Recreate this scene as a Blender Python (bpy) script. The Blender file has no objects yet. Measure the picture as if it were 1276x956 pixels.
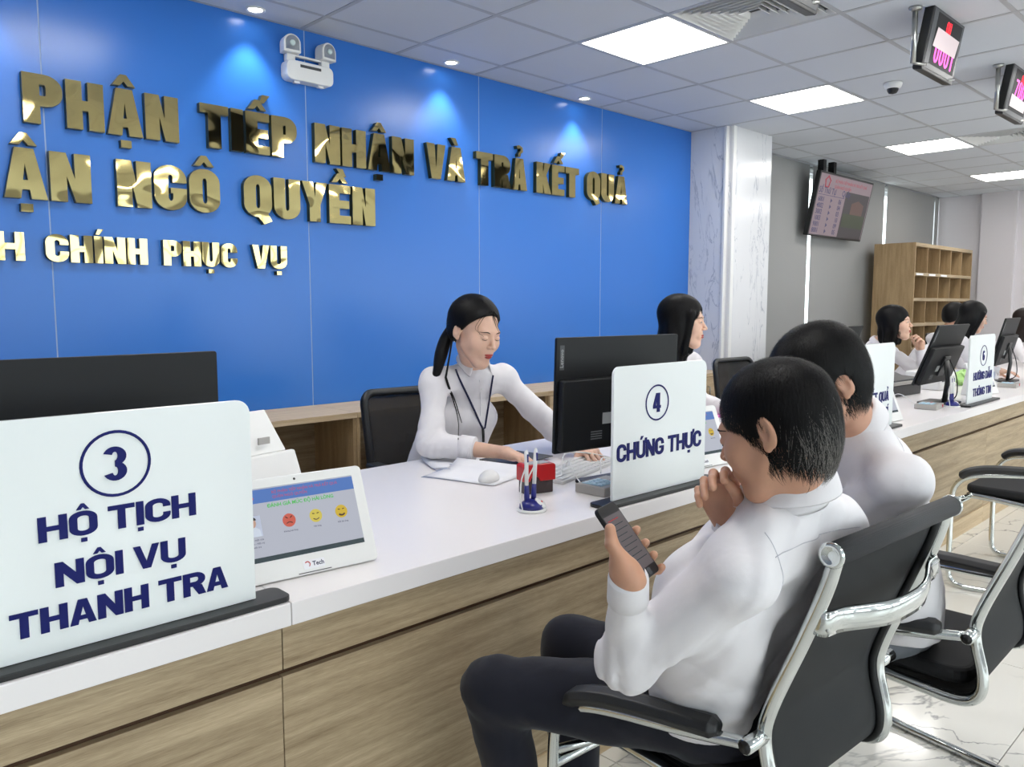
import bpy, bmesh, math, random
import numpy as np
from mathutils import Vector, Matrix, Euler
from mathutils.bvhtree import BVHTree
random.seed(7); rng = np.random.default_rng(7)
S = bpy.context.scene; COL = S.collection; PI = math.pi; R_ = math.radians

# ------------------------------------------------------------ camera
cam = bpy.data.cameras.new('camera'); cam.sensor_width = 36.0; cam.lens = 990.0/1276*36
cam.clip_start = .05; cam.clip_end = 200
camo = bpy.data.objects.new('camera', cam); COL.objects.link(camo)
camo.location = (0, 0, 1.38)
camo.rotation_euler = (R_(90-5.768), 0, R_(46.128-90))
S.camera = camo
# ------------------------------------------------------------ world: bright overcast day outside the windows
W = bpy.data.worlds.new('overcast_sky'); S.world = W; W.use_nodes = True
W.node_tree.nodes['Background'].inputs[0].default_value = (.93, .96, 1, 1)
W.node_tree.nodes['Background'].inputs[1].default_value = 4.5
S.view_settings.view_transform = 'Standard'; S.view_settings.look = 'None'
S.view_settings.exposure = 0.12; S.view_settings.gamma = 1
PANEL_E = 14.5; SPOT_E = 20

# ------------------------------------------------------------ materials
def srgb(r, g, b):
    f = lambda c: ((c/255+.055)/1.055)**2.4 if c > 10 else c/255/12.92
    return (f(r), f(g), f(b), 1)
def mat(name, col, rough=.5, metal=0, **k):
    m = bpy.data.materials.new(name); m.use_nodes = True
    b = m.node_tree.nodes['Principled BSDF']
    b.inputs['Base Color'].default_value = col; b.inputs['Roughness'].default_value = rough; b.inputs['Metallic'].default_value = metal
    for kk, v in k.items(): b.inputs[kk.replace('_', ' ')].default_value = v
    return m
def nd(m, t, **k):
    n = m.node_tree.nodes.new(t)
    for a, v in k.items(): setattr(n, a, v)
    return n
def lk(m, a, b): m.node_tree.links.new(a, b)
def coords(m, scale=(1, 1, 1), kind='Object', rnd=False):
    tc = nd(m, 'ShaderNodeTexCoord'); mp = nd(m, 'ShaderNodeMapping'); mp.inputs['Scale'].default_value = scale
    lk(m, tc.outputs[kind], mp.inputs[0])
    if rnd:
        oi = nd(m, 'ShaderNodeObjectInfo'); mu = nd(m, 'ShaderNodeMath', operation='MULTIPLY'); mu.inputs[1].default_value = 37
        lk(m, oi.outputs['Random'], mu.inputs[0]); lk(m, mu.outputs[0], mp.inputs['Location'])
    return mp.outputs[0]
def noise(m, vec, scale, detail=3, rough=.5, dist=0):
    n = nd(m, 'ShaderNodeTexNoise'); n.inputs['Scale'].default_value = scale; n.inputs['Detail'].default_value = detail
    n.inputs['Roughness'].default_value = rough; n.inputs['Distortion'].default_value = dist
    lk(m, vec, n.inputs['Vector']); return n.outputs['Fac']
def ramp(m, fac, stops):
    r = nd(m, 'ShaderNodeValToRGB'); e = r.color_ramp.elements
    while len(e) < len(stops): e.new(.5)
    for x, (p, c) in zip(e, stops): x.position = p; x.color = c
    lk(m, fac, r.inputs[0]); return r.outputs[0]
def bump(m, h, strength=.3, dist=.01):
    b = nd(m, 'ShaderNodeBump'); b.inputs['Strength'].default_value = strength; b.inputs['Distance'].default_value = dist
    lk(m, h, b.inputs['Height']); lk(m, b.outputs[0], m.node_tree.nodes['Principled BSDF'].inputs['Normal'])
def basecol(m, c): lk(m, c, m.node_tree.nodes['Principled BSDF'].inputs['Base Color'])
def emis(name, col, e, base=(1, 1, 1, 1)):
    return mat(name, base, .5, 0, Emission_Color=col, Emission_Strength=e)

def woodmat(name, dark, light, sc=(1.0, 20, 20), rough=.5):
    m = mat(name, light, rough)
    v = coords(m, sc, rnd=True); n = noise(m, v, 2.2, 6, .6, .25)
    v2 = coords(m, (sc[0]*6, sc[1]*9, sc[2]*9)); n2 = noise(m, v2, 6, 2)
    mx = nd(m, 'ShaderNodeMath', operation='MULTIPLY_ADD'); mx.inputs[1].default_value = .35; lk(m, n2, mx.inputs[0])
    mu = nd(m, 'ShaderNodeMath', operation='MULTIPLY'); mu.inputs[1].default_value = .7; lk(m, n, mu.inputs[0]); lk(m, mu.outputs[0], mx.inputs[2])
    basecol(m, ramp(m, mx.outputs[0], [(.33, dark), (.68, light)])); bump(m, n2, .08, .002); return m
OAK = woodmat('light_oak_laminate', srgb(132, 112, 84), srgb(192, 172, 140))
OAKC = woodmat('pale_oak_laminate', srgb(178, 152, 116), srgb(216, 194, 160))
OAKV = woodmat('oak_laminate_upright', srgb(138, 112, 78), srgb(180, 154, 116), (12, 12, 1.2))
GROOVE = mat('dark_groove', srgb(78, 50, 28), .6)
def cl_mat():
    m = mat('white_solid_surface', srgb(240, 236, 236), .28); v = coords(m); bump(m, noise(m, v, 220, 2), .01, .001); return m
WHITE_TOP = cl_mat()
BLUE = mat('blue_lacquered_panel', srgb(52, 116, 202), .24, Specular_IOR_Level=.42)
_v = coords(BLUE, (1, 1, 1)); bump(BLUE, noise(BLUE, _v, 1.6, 2), .03, .03)
SEAM = mat('pale_joint', srgb(146, 170, 208), .5)
def goldmat():
    m = mat('gold_mirror', srgb(205, 186, 128), .045, 1); v = coords(m, rnd=True)
    bump(m, noise(m, v, 4.5, 1, .4, .3), .42, .02); return m
GOLD = goldmat(); GOLDEDGE = mat('gold_edge', srgb(70, 72, 40), .3, .6)
def tilemat():
    m = mat('mineral_ceiling_tile', srgb(206, 210, 216), .75); v = coords(m); bump(m, noise(m, v, 160, 3), .25, .003)
    return m
TILE = tilemat(); TBAR = mat('grey_tee_bar', srgb(176, 178, 182), .4)
WHITEW = mat('white_wall_paint', srgb(214, 210, 214), .6); GREYW = mat('grey_wall_paint', srgb(200, 200, 204), .6)
BLIND = mat('grey_roller_blind', srgb(150, 150, 149), .75)
_v = coords(BLIND, (1, 1, 1)); bump(BLIND, noise(BLIND, _v, 260, 1), .12, .001)
def marble(name, base, vein, sc, rough, lo=.0, hi=.04, thr=.02):
    m = mat(name, base, rough); v = coords(m, rnd=True)
    n = noise(m, v, sc, 5, .55, 1.2)
    s = nd(m, 'ShaderNodeMath', operation='SUBTRACT'); s.inputs[1].default_value = .5; lk(m, n, s.inputs[0])
    a = nd(m, 'ShaderNodeMath', operation='ABSOLUTE'); lk(m, s.outputs[0], a.inputs[0])
    c1 = ramp(m, a.outputs[0], [(0, vein), (thr, base)])
    n2 = noise(m, v, sc*.8, 2); c2 = ramp(m, n2, [(.42, (0, 0, 0, 1)), (.58, (1, 1, 1, 1))])
    mx = nd(m, 'ShaderNodeMix', data_type='RGBA'); lk(m, c2, mx.inputs['Factor']); mx.inputs['A'].default_value = base; lk(m, c1, mx.inputs['B'])
    basecol(m, mx.outputs['Result']); return m
FLOORM = marble('polished_marble_floor', srgb(226, 224, 218), srgb(140, 140, 140), 1.6, .12, thr=.016)
GROUT = mat('floor_joint', srgb(205, 203, 196), .7)
COLM = mat('white_marble_cladding', srgb(222, 223, 226), .16)
_mp = coords(COLM, (1, 1, 1)); _mp2 = nd(COLM, 'ShaderNodeMapping'); _mp2.inputs['Rotation'].default_value = (.5, .7, 0); _mp2.inputs['Scale'].default_value = (5, 5, 1.3); lk(COLM, _mp, _mp2.inputs[0])
_n = noise(COLM, _mp2.outputs[0], 1.3, 5, .6, .8); _s = nd(COLM, 'ShaderNodeMath', operation='SUBTRACT'); _s.inputs[1].default_value = .5; lk(COLM, _n, _s.inputs[0])
_a = nd(COLM, 'ShaderNodeMath', operation='ABSOLUTE'); lk(COLM, _s.outputs[0], _a.inputs[0]); _c1 = ramp(COLM, _a.outputs[0], [(0, srgb(176, 180, 190)), (.018, srgb(224, 225, 228))])
_m2 = ramp(COLM, noise(COLM, _mp2.outputs[0], 1.1, 2), [(.47, (0, 0, 0, 1)), (.56, (1, 1, 1, 1))])
_mx = nd(COLM, 'ShaderNodeMix', data_type='RGBA'); lk(COLM, _m2, _mx.inputs['Factor']); _mx.inputs['A'].default_value = srgb(224, 225, 228); lk(COLM, _c1, _mx.inputs['B']); basecol(COLM, _mx.outputs['Result'])
BLACKP = mat('black_plastic', srgb(24, 25, 27), .38); BLACKM = mat('matt_black_plastic', srgb(13, 15, 18), .5, Specular_IOR_Level=.35)
DGREY = mat('dark_grey_plastic', srgb(70, 72, 75), .45); GREYP = mat('grey_plastic', srgb(168, 165, 160), .45)
WHITEP = mat('white_plastic', srgb(232, 232, 230), .35); RED = mat('red_plastic', srgb(190, 22, 28), .3)
CHROME = mat('chrome', srgb(214, 218, 216), .09, 1); STEEL = mat('brushed_steel', srgb(176, 176, 172), .28, 1)
NAVYINK = mat('navy_lettering', srgb(20, 26, 98), .5, Specular_IOR_Level=.2); NAVYP = mat('navy_plastic', srgb(34, 38, 120), .3)
def meshfab(name, col, sc=520, alpha=.93):
    m = mat(name, col, .75); v = coords(m, (1, 1, 1)); w = nd(m, 'ShaderNodeTexChecker'); w.inputs['Scale'].default_value = sc
    lk(m, v, w.inputs['Vector']); bump(m, w.outputs['Fac'], .35, .0008); m.node_tree.nodes['Principled BSDF'].inputs['Alpha'].default_value = alpha; return m
MESHB = meshfab('black_mesh_fabric', srgb(30, 32, 34)); MESHO = meshfab('fine_black_mesh', srgb(40, 38, 38), 400, .82)
FABB = mat('black_seat_fabric', srgb(22, 23, 26), .8); RUBBER = mat('black_arm_pad', srgb(30, 31, 33), .42)
ACRYL = mat('milky_white_acrylic', srgb(238, 243, 243), .07, Specular_IOR_Level=.5)
_n = coords(ACRYL)
GLASSEDGE = mat('acrylic_edge', srgb(206, 224, 222), .15)
PAPER = mat('white_paper', srgb(236, 236, 240), .7); PAPERB = mat('bluish_paper', srgb(196, 202, 222), .6)
def glass():
    m = bpy.data.materials.new('window_glass'); m.use_nodes = True; nt = m.node_tree; nt.nodes.remove(nt.nodes['Principled BSDF'])
    t = nd(m, 'ShaderNodeBsdfTransparent'); t.inputs[0].default_value = (.93, .97, .96, 1); g = nd(m, 'ShaderNodeBsdfGlossy'); g.inputs['Roughness'].default_value = .02
    x = nd(m, 'ShaderNodeMixShader'); x.inputs[0].default_value = .06
    lk(m, t.outputs[0], x.inputs[1]); lk(m, g.outputs[0], x.inputs[2]); lk(m, x.outputs[0], nt.nodes['Material Output'].inputs[0]); return m
GLASS = glass()
ALU = mat('white_window_frame', srgb(225, 226, 226), .4)

# ------------------------------------------------------------ object helpers
def tag(o, label=None, cat=None, group=None, kind=None):
    if label: o['label'] = label
    if cat: o['category'] = cat
    if group: o['group'] = group
    if kind: o['kind'] = kind
    return o
def link(name, me, parent=None):
    o = bpy.data.objects.new(name, me); COL.objects.link(o)
    if parent: o.parent = parent
    return o
def empty(name, loc, rz=0, label=None, cat=None, group=None, rot=None):
    o = bpy.data.objects.new(name, None); COL.objects.link(o); o.location = loc; o.empty_display_size = .05
    o.rotation_euler = rot if rot else (0, 0, rz); return tag(o, label, cat, group)
class MB:
    def __init__(s): s.v = []; s.f = []; s.m = []; s.mats = []; s.cur = 0
    def use(s, m):
        if m not in s.mats: s.mats.append(m)
        s.cur = s.mats.index(m); return s
    def add(s, vs, fs, M=None):
        o = len(s.v)
        for p in vs:
            p = Vector(p); s.v.append(M @ p if M else p)
        for f in fs: s.f.append([i+o for i in f]); s.m.append(s.cur)
        return s
    def box(s, x0, x1, y0, y1, z0, z1, M=None):
        return s.add([(x0, y0, z0), (x1, y0, z0), (x1, y1, z0), (x0, y1, z0), (x0, y0, z1), (x1, y0, z1), (x1, y1, z1), (x0, y1, z1)],
              [(0, 3, 2, 1), (4, 5, 6, 7), (0, 1, 5, 4), (1, 2, 6, 5), (2, 3, 7, 6), (3, 0, 4, 7)], M)
    def prism(s, poly, z0, z1, M=None):          # poly in xy, ccw
        n = len(poly); vs = [(x, y, z0) for x, y in poly]+[(x, y, z1) for x, y in poly]
        fs = [tuple(range(n-1, -1, -1)), tuple(range(n, 2*n))]+[(i, (i+1) % n, n+(i+1) % n, n+i) for i in range(n)]
        return s.add(vs, fs, M)
    def tube(s, pts, r, seg=10, cap=True, closed=False, flat=None, M=None):
        pts = [Vector(p) for p in pts]; n = len(pts); rr = r if hasattr(r, '__len__') else [r]*n
        up = Vector((0, 0, 1)); vs = []; prev = None
        for i, p in enumerate(pts):
            if closed: t = (pts[(i+1) % n]-pts[i-1]).normalized()
            else: t = (pts[min(i+1, n-1)]-pts[max(i-1, 0)]).normalized()
            if prev is None:
                a = t.cross(up if abs(t.z) < .95 else Vector((0, 1, 0))).normalized()
            else: a = (prev-t*prev.dot(t)).normalized()
            b = t.cross(a); prev = a
            for k in range(seg):
                an = 2*PI*k/seg; ca, sa = math.cos(an), math.sin(an)
                if flat: vs.append(p+a*ca*rr[i]*flat[0]+b*sa*rr[i]*flat[1])
                else: vs.append(p+a*ca*rr[i]+b*sa*rr[i])
        fs = [(i*seg+k, i*seg+(k+1) % seg, (i+1)*seg+(k+1) % seg, (i+1)*seg+k) for i in range(n-1) for k in range(seg)]
        if closed: fs += [((n-1)*seg+k, (n-1)*seg+(k+1) % seg, (k+1) % seg, k) for k in range(seg)]
        elif cap: fs += [tuple(range(seg-1, -1, -1)), tuple(range((n-1)*seg, n*seg))]
        return s.add(vs, fs, M)
    def lathe(s, prof, seg=20, M=None):
        n = len(prof); vs = [(r*math.cos(2*PI*k/seg), r*math.sin(2*PI*k/seg), z) for r, z in prof for k in range(seg)]
        fs = [(i*seg+k, i*seg+(k+1) % seg, (i+1)*seg+(k+1) % seg, (i+1)*seg+k) for i in range(n-1) for k in range(seg)]
        fs += [tuple(range(seg-1, -1, -1)), tuple(range((n-1)*seg, n*seg))]
        return s.add(vs, fs, M)
    def grid(s, P):                               # P: list of rows of points
        nr, nc = len(P), len(P[0]); vs = [p for r in P for p in r]
        return s.add(vs, [(i*nc+j, i*nc+j+1, (i+1)*nc+j+1, (i+1)*nc+j) for i in range(nr-1) for j in range(nc-1)])
    def build(s, name, m=None, parent=None, smooth=False, bevel=0, seg=2, thick=0, subsurf=0, origin=None):
        me = bpy.data.meshes.new(name); vs = [tuple(Vector(p)-Vector(origin)) if origin else tuple(p) for p in s.v]
        me.from_pydata(vs, [], s.f)
        ms = [m] if m else s.mats
        for q in ms: me.materials.append(q)
        if not m: me.polygons.foreach_set('material_index', s.m)
        me.update()
        o = link(name, me, parent)
        if origin: o.location = origin
        if smooth: me.polygons.foreach_set('use_smooth', [True]*len(me.polygons))
        if thick:
            q = o.modifiers.new('thick', 'SOLIDIFY'); q.thickness = thick; q.offset = 0
        if bevel:
            q = o.modifiers.new('bevel', 'BEVEL'); q.width = bevel; q.segments = seg; q.limit_method = 'ANGLE'; q.angle_limit = R_(35)
        if subsurf:
            q = o.modifiers.new('sub', 'SUBSURF'); q.levels = subsurf; q.render_levels = subsurf
        return o
def bx(name, m, dims, parent=None, bevel=0, **k):
    c = [(dims[0]+dims[1])/2, (dims[2]+dims[3])/2, (dims[4]+dims[5])/2]
    return MB().box(*dims).build(name, m, parent, bevel=bevel, origin=c, **k)
def rrect(w, h, r, n=5, cx=0, cy=0):
    out = []
    for qx, qy, a0 in ((1, 1, 0), (-1, 1, 90), (-1, -1, 180), (1, -1, 270)):
        for i in range(n+1):
            a = R_(a0+90*i/n); out.append((cx+qx*(w/2-r)+r*math.cos(a), cy+qy*(h/2-r)+r*math.sin(a)))
    return out
def spline(pts, n=8):
    P = [Vector(p) for p in pts]; P = [2*P[0]-P[1]]+P+[2*P[-1]-P[-2]]; out = []
    for i in range(1, len(P)-2):
        for k in range(n):
            t = k/n; a, b, c, d = P[i-1:i+3]
            out.append(.5*((2*b)+(c-a)*t+(2*a-5*b+4*c-d)*t*t+(3*b-a-3*c+d)*t**3))
    out.append(P[-2]); return out
def copy_tree(o, parent=None):
    c = o.copy(); COL.objects.link(c); c.parent = parent
    for ch in [q for q in bpy.data.objects if q.parent == o]: copy_tree(ch, c)
    return c

# ------------------------------------------------------------ block letter glyphs (cap height 1)
def arc_ring(x0, x1, y0, y1, s, b, a0, a1, ro=.3, n=18):
    """ring strip of a rounded box between angles a0..a1 (deg, ccw)"""
    w = x1-x0; cx = (x0+x1)/2; out = []
    def pt(a, inner):
        a = R_(a); c, q = math.cos(a), math.sin(a)
        rx = w/2-(s if inner else 0); ry = ro-(b if inner else 0)
        yc = (y1-ro) if q >= 0 else (y0+ro)
        return (cx+rx*c, yc+ry*q)
    def samp(inner):
        P = []
        for i in range(n+1):
            a = a0+(a1-a0)*i/n; P.append(pt(a, inner))
        return P
    # insert both sides of the 0/180 jumps
    an = sorted(set([a0, a1]+[a for a in range(-360, 721, 15) if a0 < a < a1]+[a for k in (-360, -180, 0, 180, 360, 540) for a in (k-.01, k+.01) if a0 < a < a1]))
    an = [a for a in an if not any(abs(a-k) < 1e-6 and a0 < a < a1 for k in (-360, -180, 0, 180, 360, 540))]
    an = [a0+.01]+an[1:-1]+[a1-.01]
    for p, q in zip(an, an[1:]): out.append([pt(p, 0), pt(q, 0), pt(q, 1), pt(p, 1)])
    return out
def rc(x0, x1, y0, y1): return [(x0, y0), (x1, y0), (x1, y1), (x0, y1)]
def glyph(ch, w, s, b):
    g = []
    if ch == 'I': return [rc(0, s, 0, 1)], s
    if ch in 'HNUKPRED' or ch == 'L': g.append(rc(0, s, .3 if ch == 'U' else 0, 1))
    if ch == 'H': g += [rc(w-s, w, 0, 1), rc(s, w-s, .5-b/2, .5+b/2)]
    elif ch == 'N': g += [rc(w-s, w, 0, 1), [(s, 1), (s, .52), (w-s, 0), (w-s, .48)]]
    elif ch == 'E': g += [rc(s, w*.9, 0, b), rc(s, w*.84, .5-b/2, .5+b/2), rc(s, w*.9, 1-b, 1)]; w *= .9
    elif ch == 'L': g += [rc(s, w*.88, 0, b)]; w *= .88
    elif ch == 'T': g += [rc(0, w, 1-b, 1), rc(w/2-s/2, w/2+s/2, 0, 1-b)]
    elif ch in 'PR':
        yb = .40 if ch == 'R' else .36
        g += [rc(s, w*.55, 1-b, 1), rc(s, w*.55, yb, yb+b)]
        g += arc_ring(w*.1, w, yb, 1, s, b, -90, 90, .28)
        if ch == 'R': g.append([(w*.42, yb), (w-s*1.02, 0), (w*1.02, 0), (w*.84, yb+.02)])
    elif ch == 'D': g += [rc(s, w*.5, 1-b, 1), rc(s, w*.5, 0, b)]+arc_ring(0, w, 0, 1, s, b, -90, 90, .3)
    elif ch == 'K': g += [[(s, .32), (w, 1), (w-s, 1), (s, .62)], [(s, .32), (s+(w-s)*.42, .32+.68*.42), (w*1.03, 0), (w-s, 0)][::-1]]
    elif ch == 'U': g += [rc(w-s, w, .3, 1)]+arc_ring(0, w, 0, 1, s, b, 180, 360, .3)
    elif ch in 'OQ':
        g += arc_ring(0, w, 0, 1, s, b, 0, 360, .3)
        g.append(rc(w-s, w, .3, .7))
        if ch == 'Q': g.append([(w*(.86-.06*i), .3-.3*math.sqrt(1-(.72-.12*i)**2)-.001) for i in range(7)]+[(w*.70, -.17), (w*1.0, -.08)])
    elif ch in 'CG':
        g += arc_ring(0, w, 0, 1, s, b, 0, 180, .3)+arc_ring(0, w, 0, 1, s, b, 180, 360, .3)
        g += [rc(0, s, .3, .7), rc(w-s, w, .62, .7)]
        g += [rc(w-s, w, .3, .5), rc(w*.5, w-s, .38, .5)] if ch == 'G' else [rc(w-s, w, .3, .38)]
    elif ch in 'AVY':
        t = s*.55; h1 = .70; c = w/2
        if ch == 'A':
            g += [[(0, 0), (s*.95, 0), (c, h1), (c, 1), (c-t, 1)], [(w, 0), (w-s*.95, 0), (c, h1), (c, 1), (c+t, 1)][::-1]]
            x = lambda y: s*.95+(c-s*.95)*y/h1
            g.append([(x(.18), .18), (w-x(.18), .18), (w-x(.18+b*.9), .18+b*.9), (x(.18+b*.9), .18+b*.9)])
        elif ch == 'V':
            g += [[(0, 1), (c-t, 0), (c, 0), (c, .3), (s*.95, 1)], [(w, 1), (c+t, 0), (c, 0), (c, .3), (w-s*.95, 1)][::-1]]
        else:
            g += [[(0, 1), (c-s/2, .42), (c, .42), (c, .62), (s, 1)], [(w, 1), (c+s/2, .42), (c, .42), (c, .62), (w-s, 1)][::-1], rc(c-s/2, c+s/2, 0, .42)]
    elif ch == '1': g += [rc(w*.35, w*.35+s, 0, 1), [(0, .72), (w*.35, .74), (w*.35, 1), (w*.2, .88)]]; w *= .7
    elif ch == '0': g += arc_ring(0, w, 0, 1, s, b, 0, 360, .3)+[rc(w-s, w, .3, .7)]
    elif ch == '3':
        g += arc_ring(0, w, .44, 1, s, b, -90, 160, .28)+arc_ring(0, w, 0, .56, s, b, -160, 90, .28)
    elif ch == '4': g += [rc(w*.5, w*.5+s, 0, 1), rc(0, w*.5, .2, .2+b), rc(w*.5+s, w, .2, .2+b), [(0, .2+b), (s*.95, .2+b), (w*.5, .72), (w*.5, 1), (w*.38, 1)]]
    elif ch == '6': g += arc_ring(0, w, 0, .6, s, b, 180, 450, .3)+arc_ring(0, w, 0, 1, s, b, 30, 180, .34)+[rc(0, s, .3, .66), rc(s, w/2, .6-b, .6)]
    elif ch == '7': g += [rc(0, w, 1-b, 1), [(w*.15, 0), (w*.15+s*1.1, 0), (w, 1-b), (w-s*1.1, 1-b)]]
    return g, w
COMP = {'Ậ': 'A^.', 'Ế': "E^'", 'À': 'A`', 'Ả': 'A?', 'Ô': 'O^', 'Ề': 'E^`', 'Í': "I'", 'Ụ': 'U.', 'Ộ': 'O^.', 'Ị': 'I.', 'Ứ': "U+'", 'Ự': 'U+.', 'Ừ': 'U+`', 'Ư': 'U+', 'Ớ': "O+'", 'Ờ': 'O+`', 'Ẫ': 'A^~', 'Ơ': 'O+', 'Ấ': "A^'", 'Ệ': 'E^.'}
def text_polys(txt, cap, lw, s=.27, b=.2, gap=.06, space=.3, squaredot=True):
    """list of (char, polys scaled) and total width"""
    x = 0; out = []
    for ch in txt:
        if ch == ' ': x += space; continue
        cc = COMP.get(ch, ch); g, w = glyph(cc[0], lw, s, b); c = w/2; top = 1.06
        for d in cc[1:]:
            if d == '^': g += [[(c-.24, top), (c-.08, top), (c, top+.1), (c, top+.24), (c-.06, top+.24)], [(c, top+.24), (c, top+.1), (c+.08, top), (c+.24, top), (c+.06, top+.24)]]; top2 = top+.1
            if d == "'":
                o = (c+.12, 1.24) if '^' in cc else (c-.02, 1.06); g.append([(o[0]-.06, o[1]), (o[0]+.06, o[1]), (o[0]+.22, o[1]+.2), (o[0]+.02, o[1]+.2)])
            if d == '`':
                o = (c+.1, 1.22) if '^' in cc else (c-.02, 1.06); g.append([(o[0]-.04, o[1]), (o[0]+.1, o[1]), (o[0]+0, o[1]+.2), (o[0]-.2, o[1]+.2)])
            if d == '?':
                g += [[(px+c, py+1.06) for px, py in q] for q in ([(-.05, 0), (.05, 0), (.05, .09), (-.05, .09)], [(-.05, .09), (.05, .09), (.16, .17), (.05, .19)], [(.05, .19), (.16, .17), (.14, .3), (.06, .25)], [(.06, .25), (.14, .3), (0, .36), (0, .27)], [(0, .27), (0, .36), (-.13, .33), (-.09, .24)])]
            if d == '~':
                yy = 1.32; g += [[(c-.26, yy), (c-.12, yy+.04), (c-.1, yy+.16), (c-.24, yy+.1)], [(c-.12, yy+.04), (c+.1, yy), (c+.1, yy+.1), (c-.1, yy+.16)], [(c+.1, yy), (c+.26, yy+.06), (c+.26, yy+.18), (c+.1, yy+.1)]]
            if d == '.': g.append(rc(c-.11, c+.11, -.26, -.10))
            if d == '+': g.append([(w, .84), (w+.12, .98), (w+.12, 1.14), (w-.03, 1.14), (w-.06, 1.0)] if cc[0] == 'U' else [(w*.9, .84), (w+.1, .98), (w+.1, 1.14), (w-.04, 1.14), (w*.78, .98)])
        out.append((ch, [[((px+x)*cap, py*cap) for px, py in q] for q in g])); x += w+gap
    return out, (x-gap)*cap
def ccw(p):
    a = sum(p[i][0]*p[(i+1) % len(p)][1]-p[(i+1) % len(p)][0]*p[i][1] for i in range(len(p)))
    return p if a > 0 else p[::-1]
def letters(txt, cap, width, parent, m, M, depth, s=.27, b=.2, one=None, gap=.06, space=.3, lw=None, center=False):
    """extruded block letters in the local xz plane given by M (x right, y up, z out)"""
    if lw is None:
        lo, hi = .3, 2.0
        for _ in range(30):
            md = (lo+hi)/2
            if text_polys(txt, cap, md, s, b, gap, space)[1] < width: lo = md
            else: hi = md
        lw = lo
    L, tw = text_polys(txt, cap, lw, s, b, gap, space); dx = -tw/2 if center else 0; objs = []
    mb = MB()
    for ch, polys in L:
        if one is None: mb = MB()
        for qi, q in enumerate(polys): mb.use(m).prism([(x+dx, y) for x, y in ccw(q)], 0, depth*(1+.006*qi), M)
        if one is None: objs.append(mb.build('letter', m if not isinstance(m, tuple) else m[0], parent))
    if one: objs.append(mb.build(one, m, parent))
    return objs
def small_text(txt, size, m, parent, M, name='lettering', sx=1, bold=0, depth=.0006, align='LEFT'):
    cu = bpy.data.curves.new('tmp', 'FONT'); cu.body = txt; cu.size = size; cu.extrude = depth/2; cu.offset = bold; cu.align_x = align; cu.resolution_u = 2
    o = bpy.data.objects.new('tmp', cu); COL.objects.link(o); dg = bpy.context.evaluated_depsgraph_get()
    me = bpy.data.meshes.new_from_object(o.evaluated_get(dg)); bpy.data.objects.remove(o); bpy.data.curves.remove(cu)
    me.transform(Matrix.Diagonal((sx, 1, 1, 1))); me.transform(M); me.materials.clear(); me.materials.append(m)
    return link(name, me, parent)
def frame(o, x, y):                                  # matrix with given origin, x axis, y axis (z = x cross y)
    x = Vector(x).normalized(); y = Vector(y); y = (y-x*y.dot(x)).normalized(); z = x.cross(y)
    return Matrix(((x[0], y[0], z[0], o[0]), (x[1], y[1], z[1], o[1]), (x[2], y[2], z[2], o[2]), (0, 0, 0, 1)))
# ============================================================ THE ROOM
X0, X1, Y0, YW, ZC = -4.2, 11.8, -4.8, 3.87, 2.8
def struct(name, m, dims, parent=None, bevel=0):
    o = bx(name, m, dims, parent, bevel)
    if parent is None: o['kind'] = 'structure'
    return o
# floor: polished marble tiles 0.8 m
fl = empty('floor', (0, 0, 0)); fl['kind'] = 'structure'
bx('floor_slab', GROUT, (X0, X1, Y0, 4.3, -.12, -.0125), fl)
TM = MB().box(-.3985, .3985, -.3985, .3985, -.012, 0).build('floor_tile', FLOORM, fl, bevel=.001, seg=1)
gx0, gy0 = 2.60-.8*5, .62-.8*6; first = True
xs = [gx0+.8*i for i in range(0, 16)]; ys = [gy0+.8*j for j in range(0, 10)]
for i, x in enumerate(xs):
    for j, y in enumerate(ys):
        if x+.8 > X1+.4 or y < Y0-.5: continue
        if first: o = TM; first = False
        else: o = TM.copy(); COL.objects.link(o)
        o.location = (x+.4, y+.4, 0)
# ceiling
ce = empty('ceiling', (0, 0, ZC)); ce['kind'] = 'structure'
bx('ceiling_slab', TILE, (X0, X1, Y0, 4.3, .045, .12), ce)
T = .6; tx0 = 3.39-.6*7; ty0 = 3.015+.6
LIGHTS = {(7, 1), (10, 1), (14, 1), (18, 1), (3, 1)}
LIGHTS |= {(3, 4), (7, 4), (11, 4), (15, 4), (19, 4), (2, 8), (6, 8), (10, 8), (14, 8), (18, 8)}  # unseen panels outside the view, added for the light they give
VENTS = {(7, 2), (14, 2)}
tile0 = MB().box(-.2885, .2885, -.2885, .2885, .0015, .02).build('ceiling_tile', TILE, ce, bevel=.002, seg=1)
edge0 = MB().box(-.2885, .2885, -.1155, .1155, .0015, .02).build('ceiling_tile', TILE, ce, bevel=.002, seg=1)
f1 = f2 = True
NX, NY = 21, 10
for i in range(NX):
    for j in range(-1, NY):
        x = tx0+i*T+.3; y = ty0-j*T-.3
        if x > X1-.2: continue
        if (i, j) in LIGHTS or (i, j) in VENTS: continue
        if j == -1:
            o = edge0 if f2 else edge0.copy()
            if not f2: COL.objects.link(o)
            f2 = False; o.location = (x, 3.615+.1275, 0)
        else:
            o = tile0 if f1 else tile0.copy()
            if not f1: COL.objects.link(o)
            f1 = False; o.location = (x, y, 0)
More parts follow.
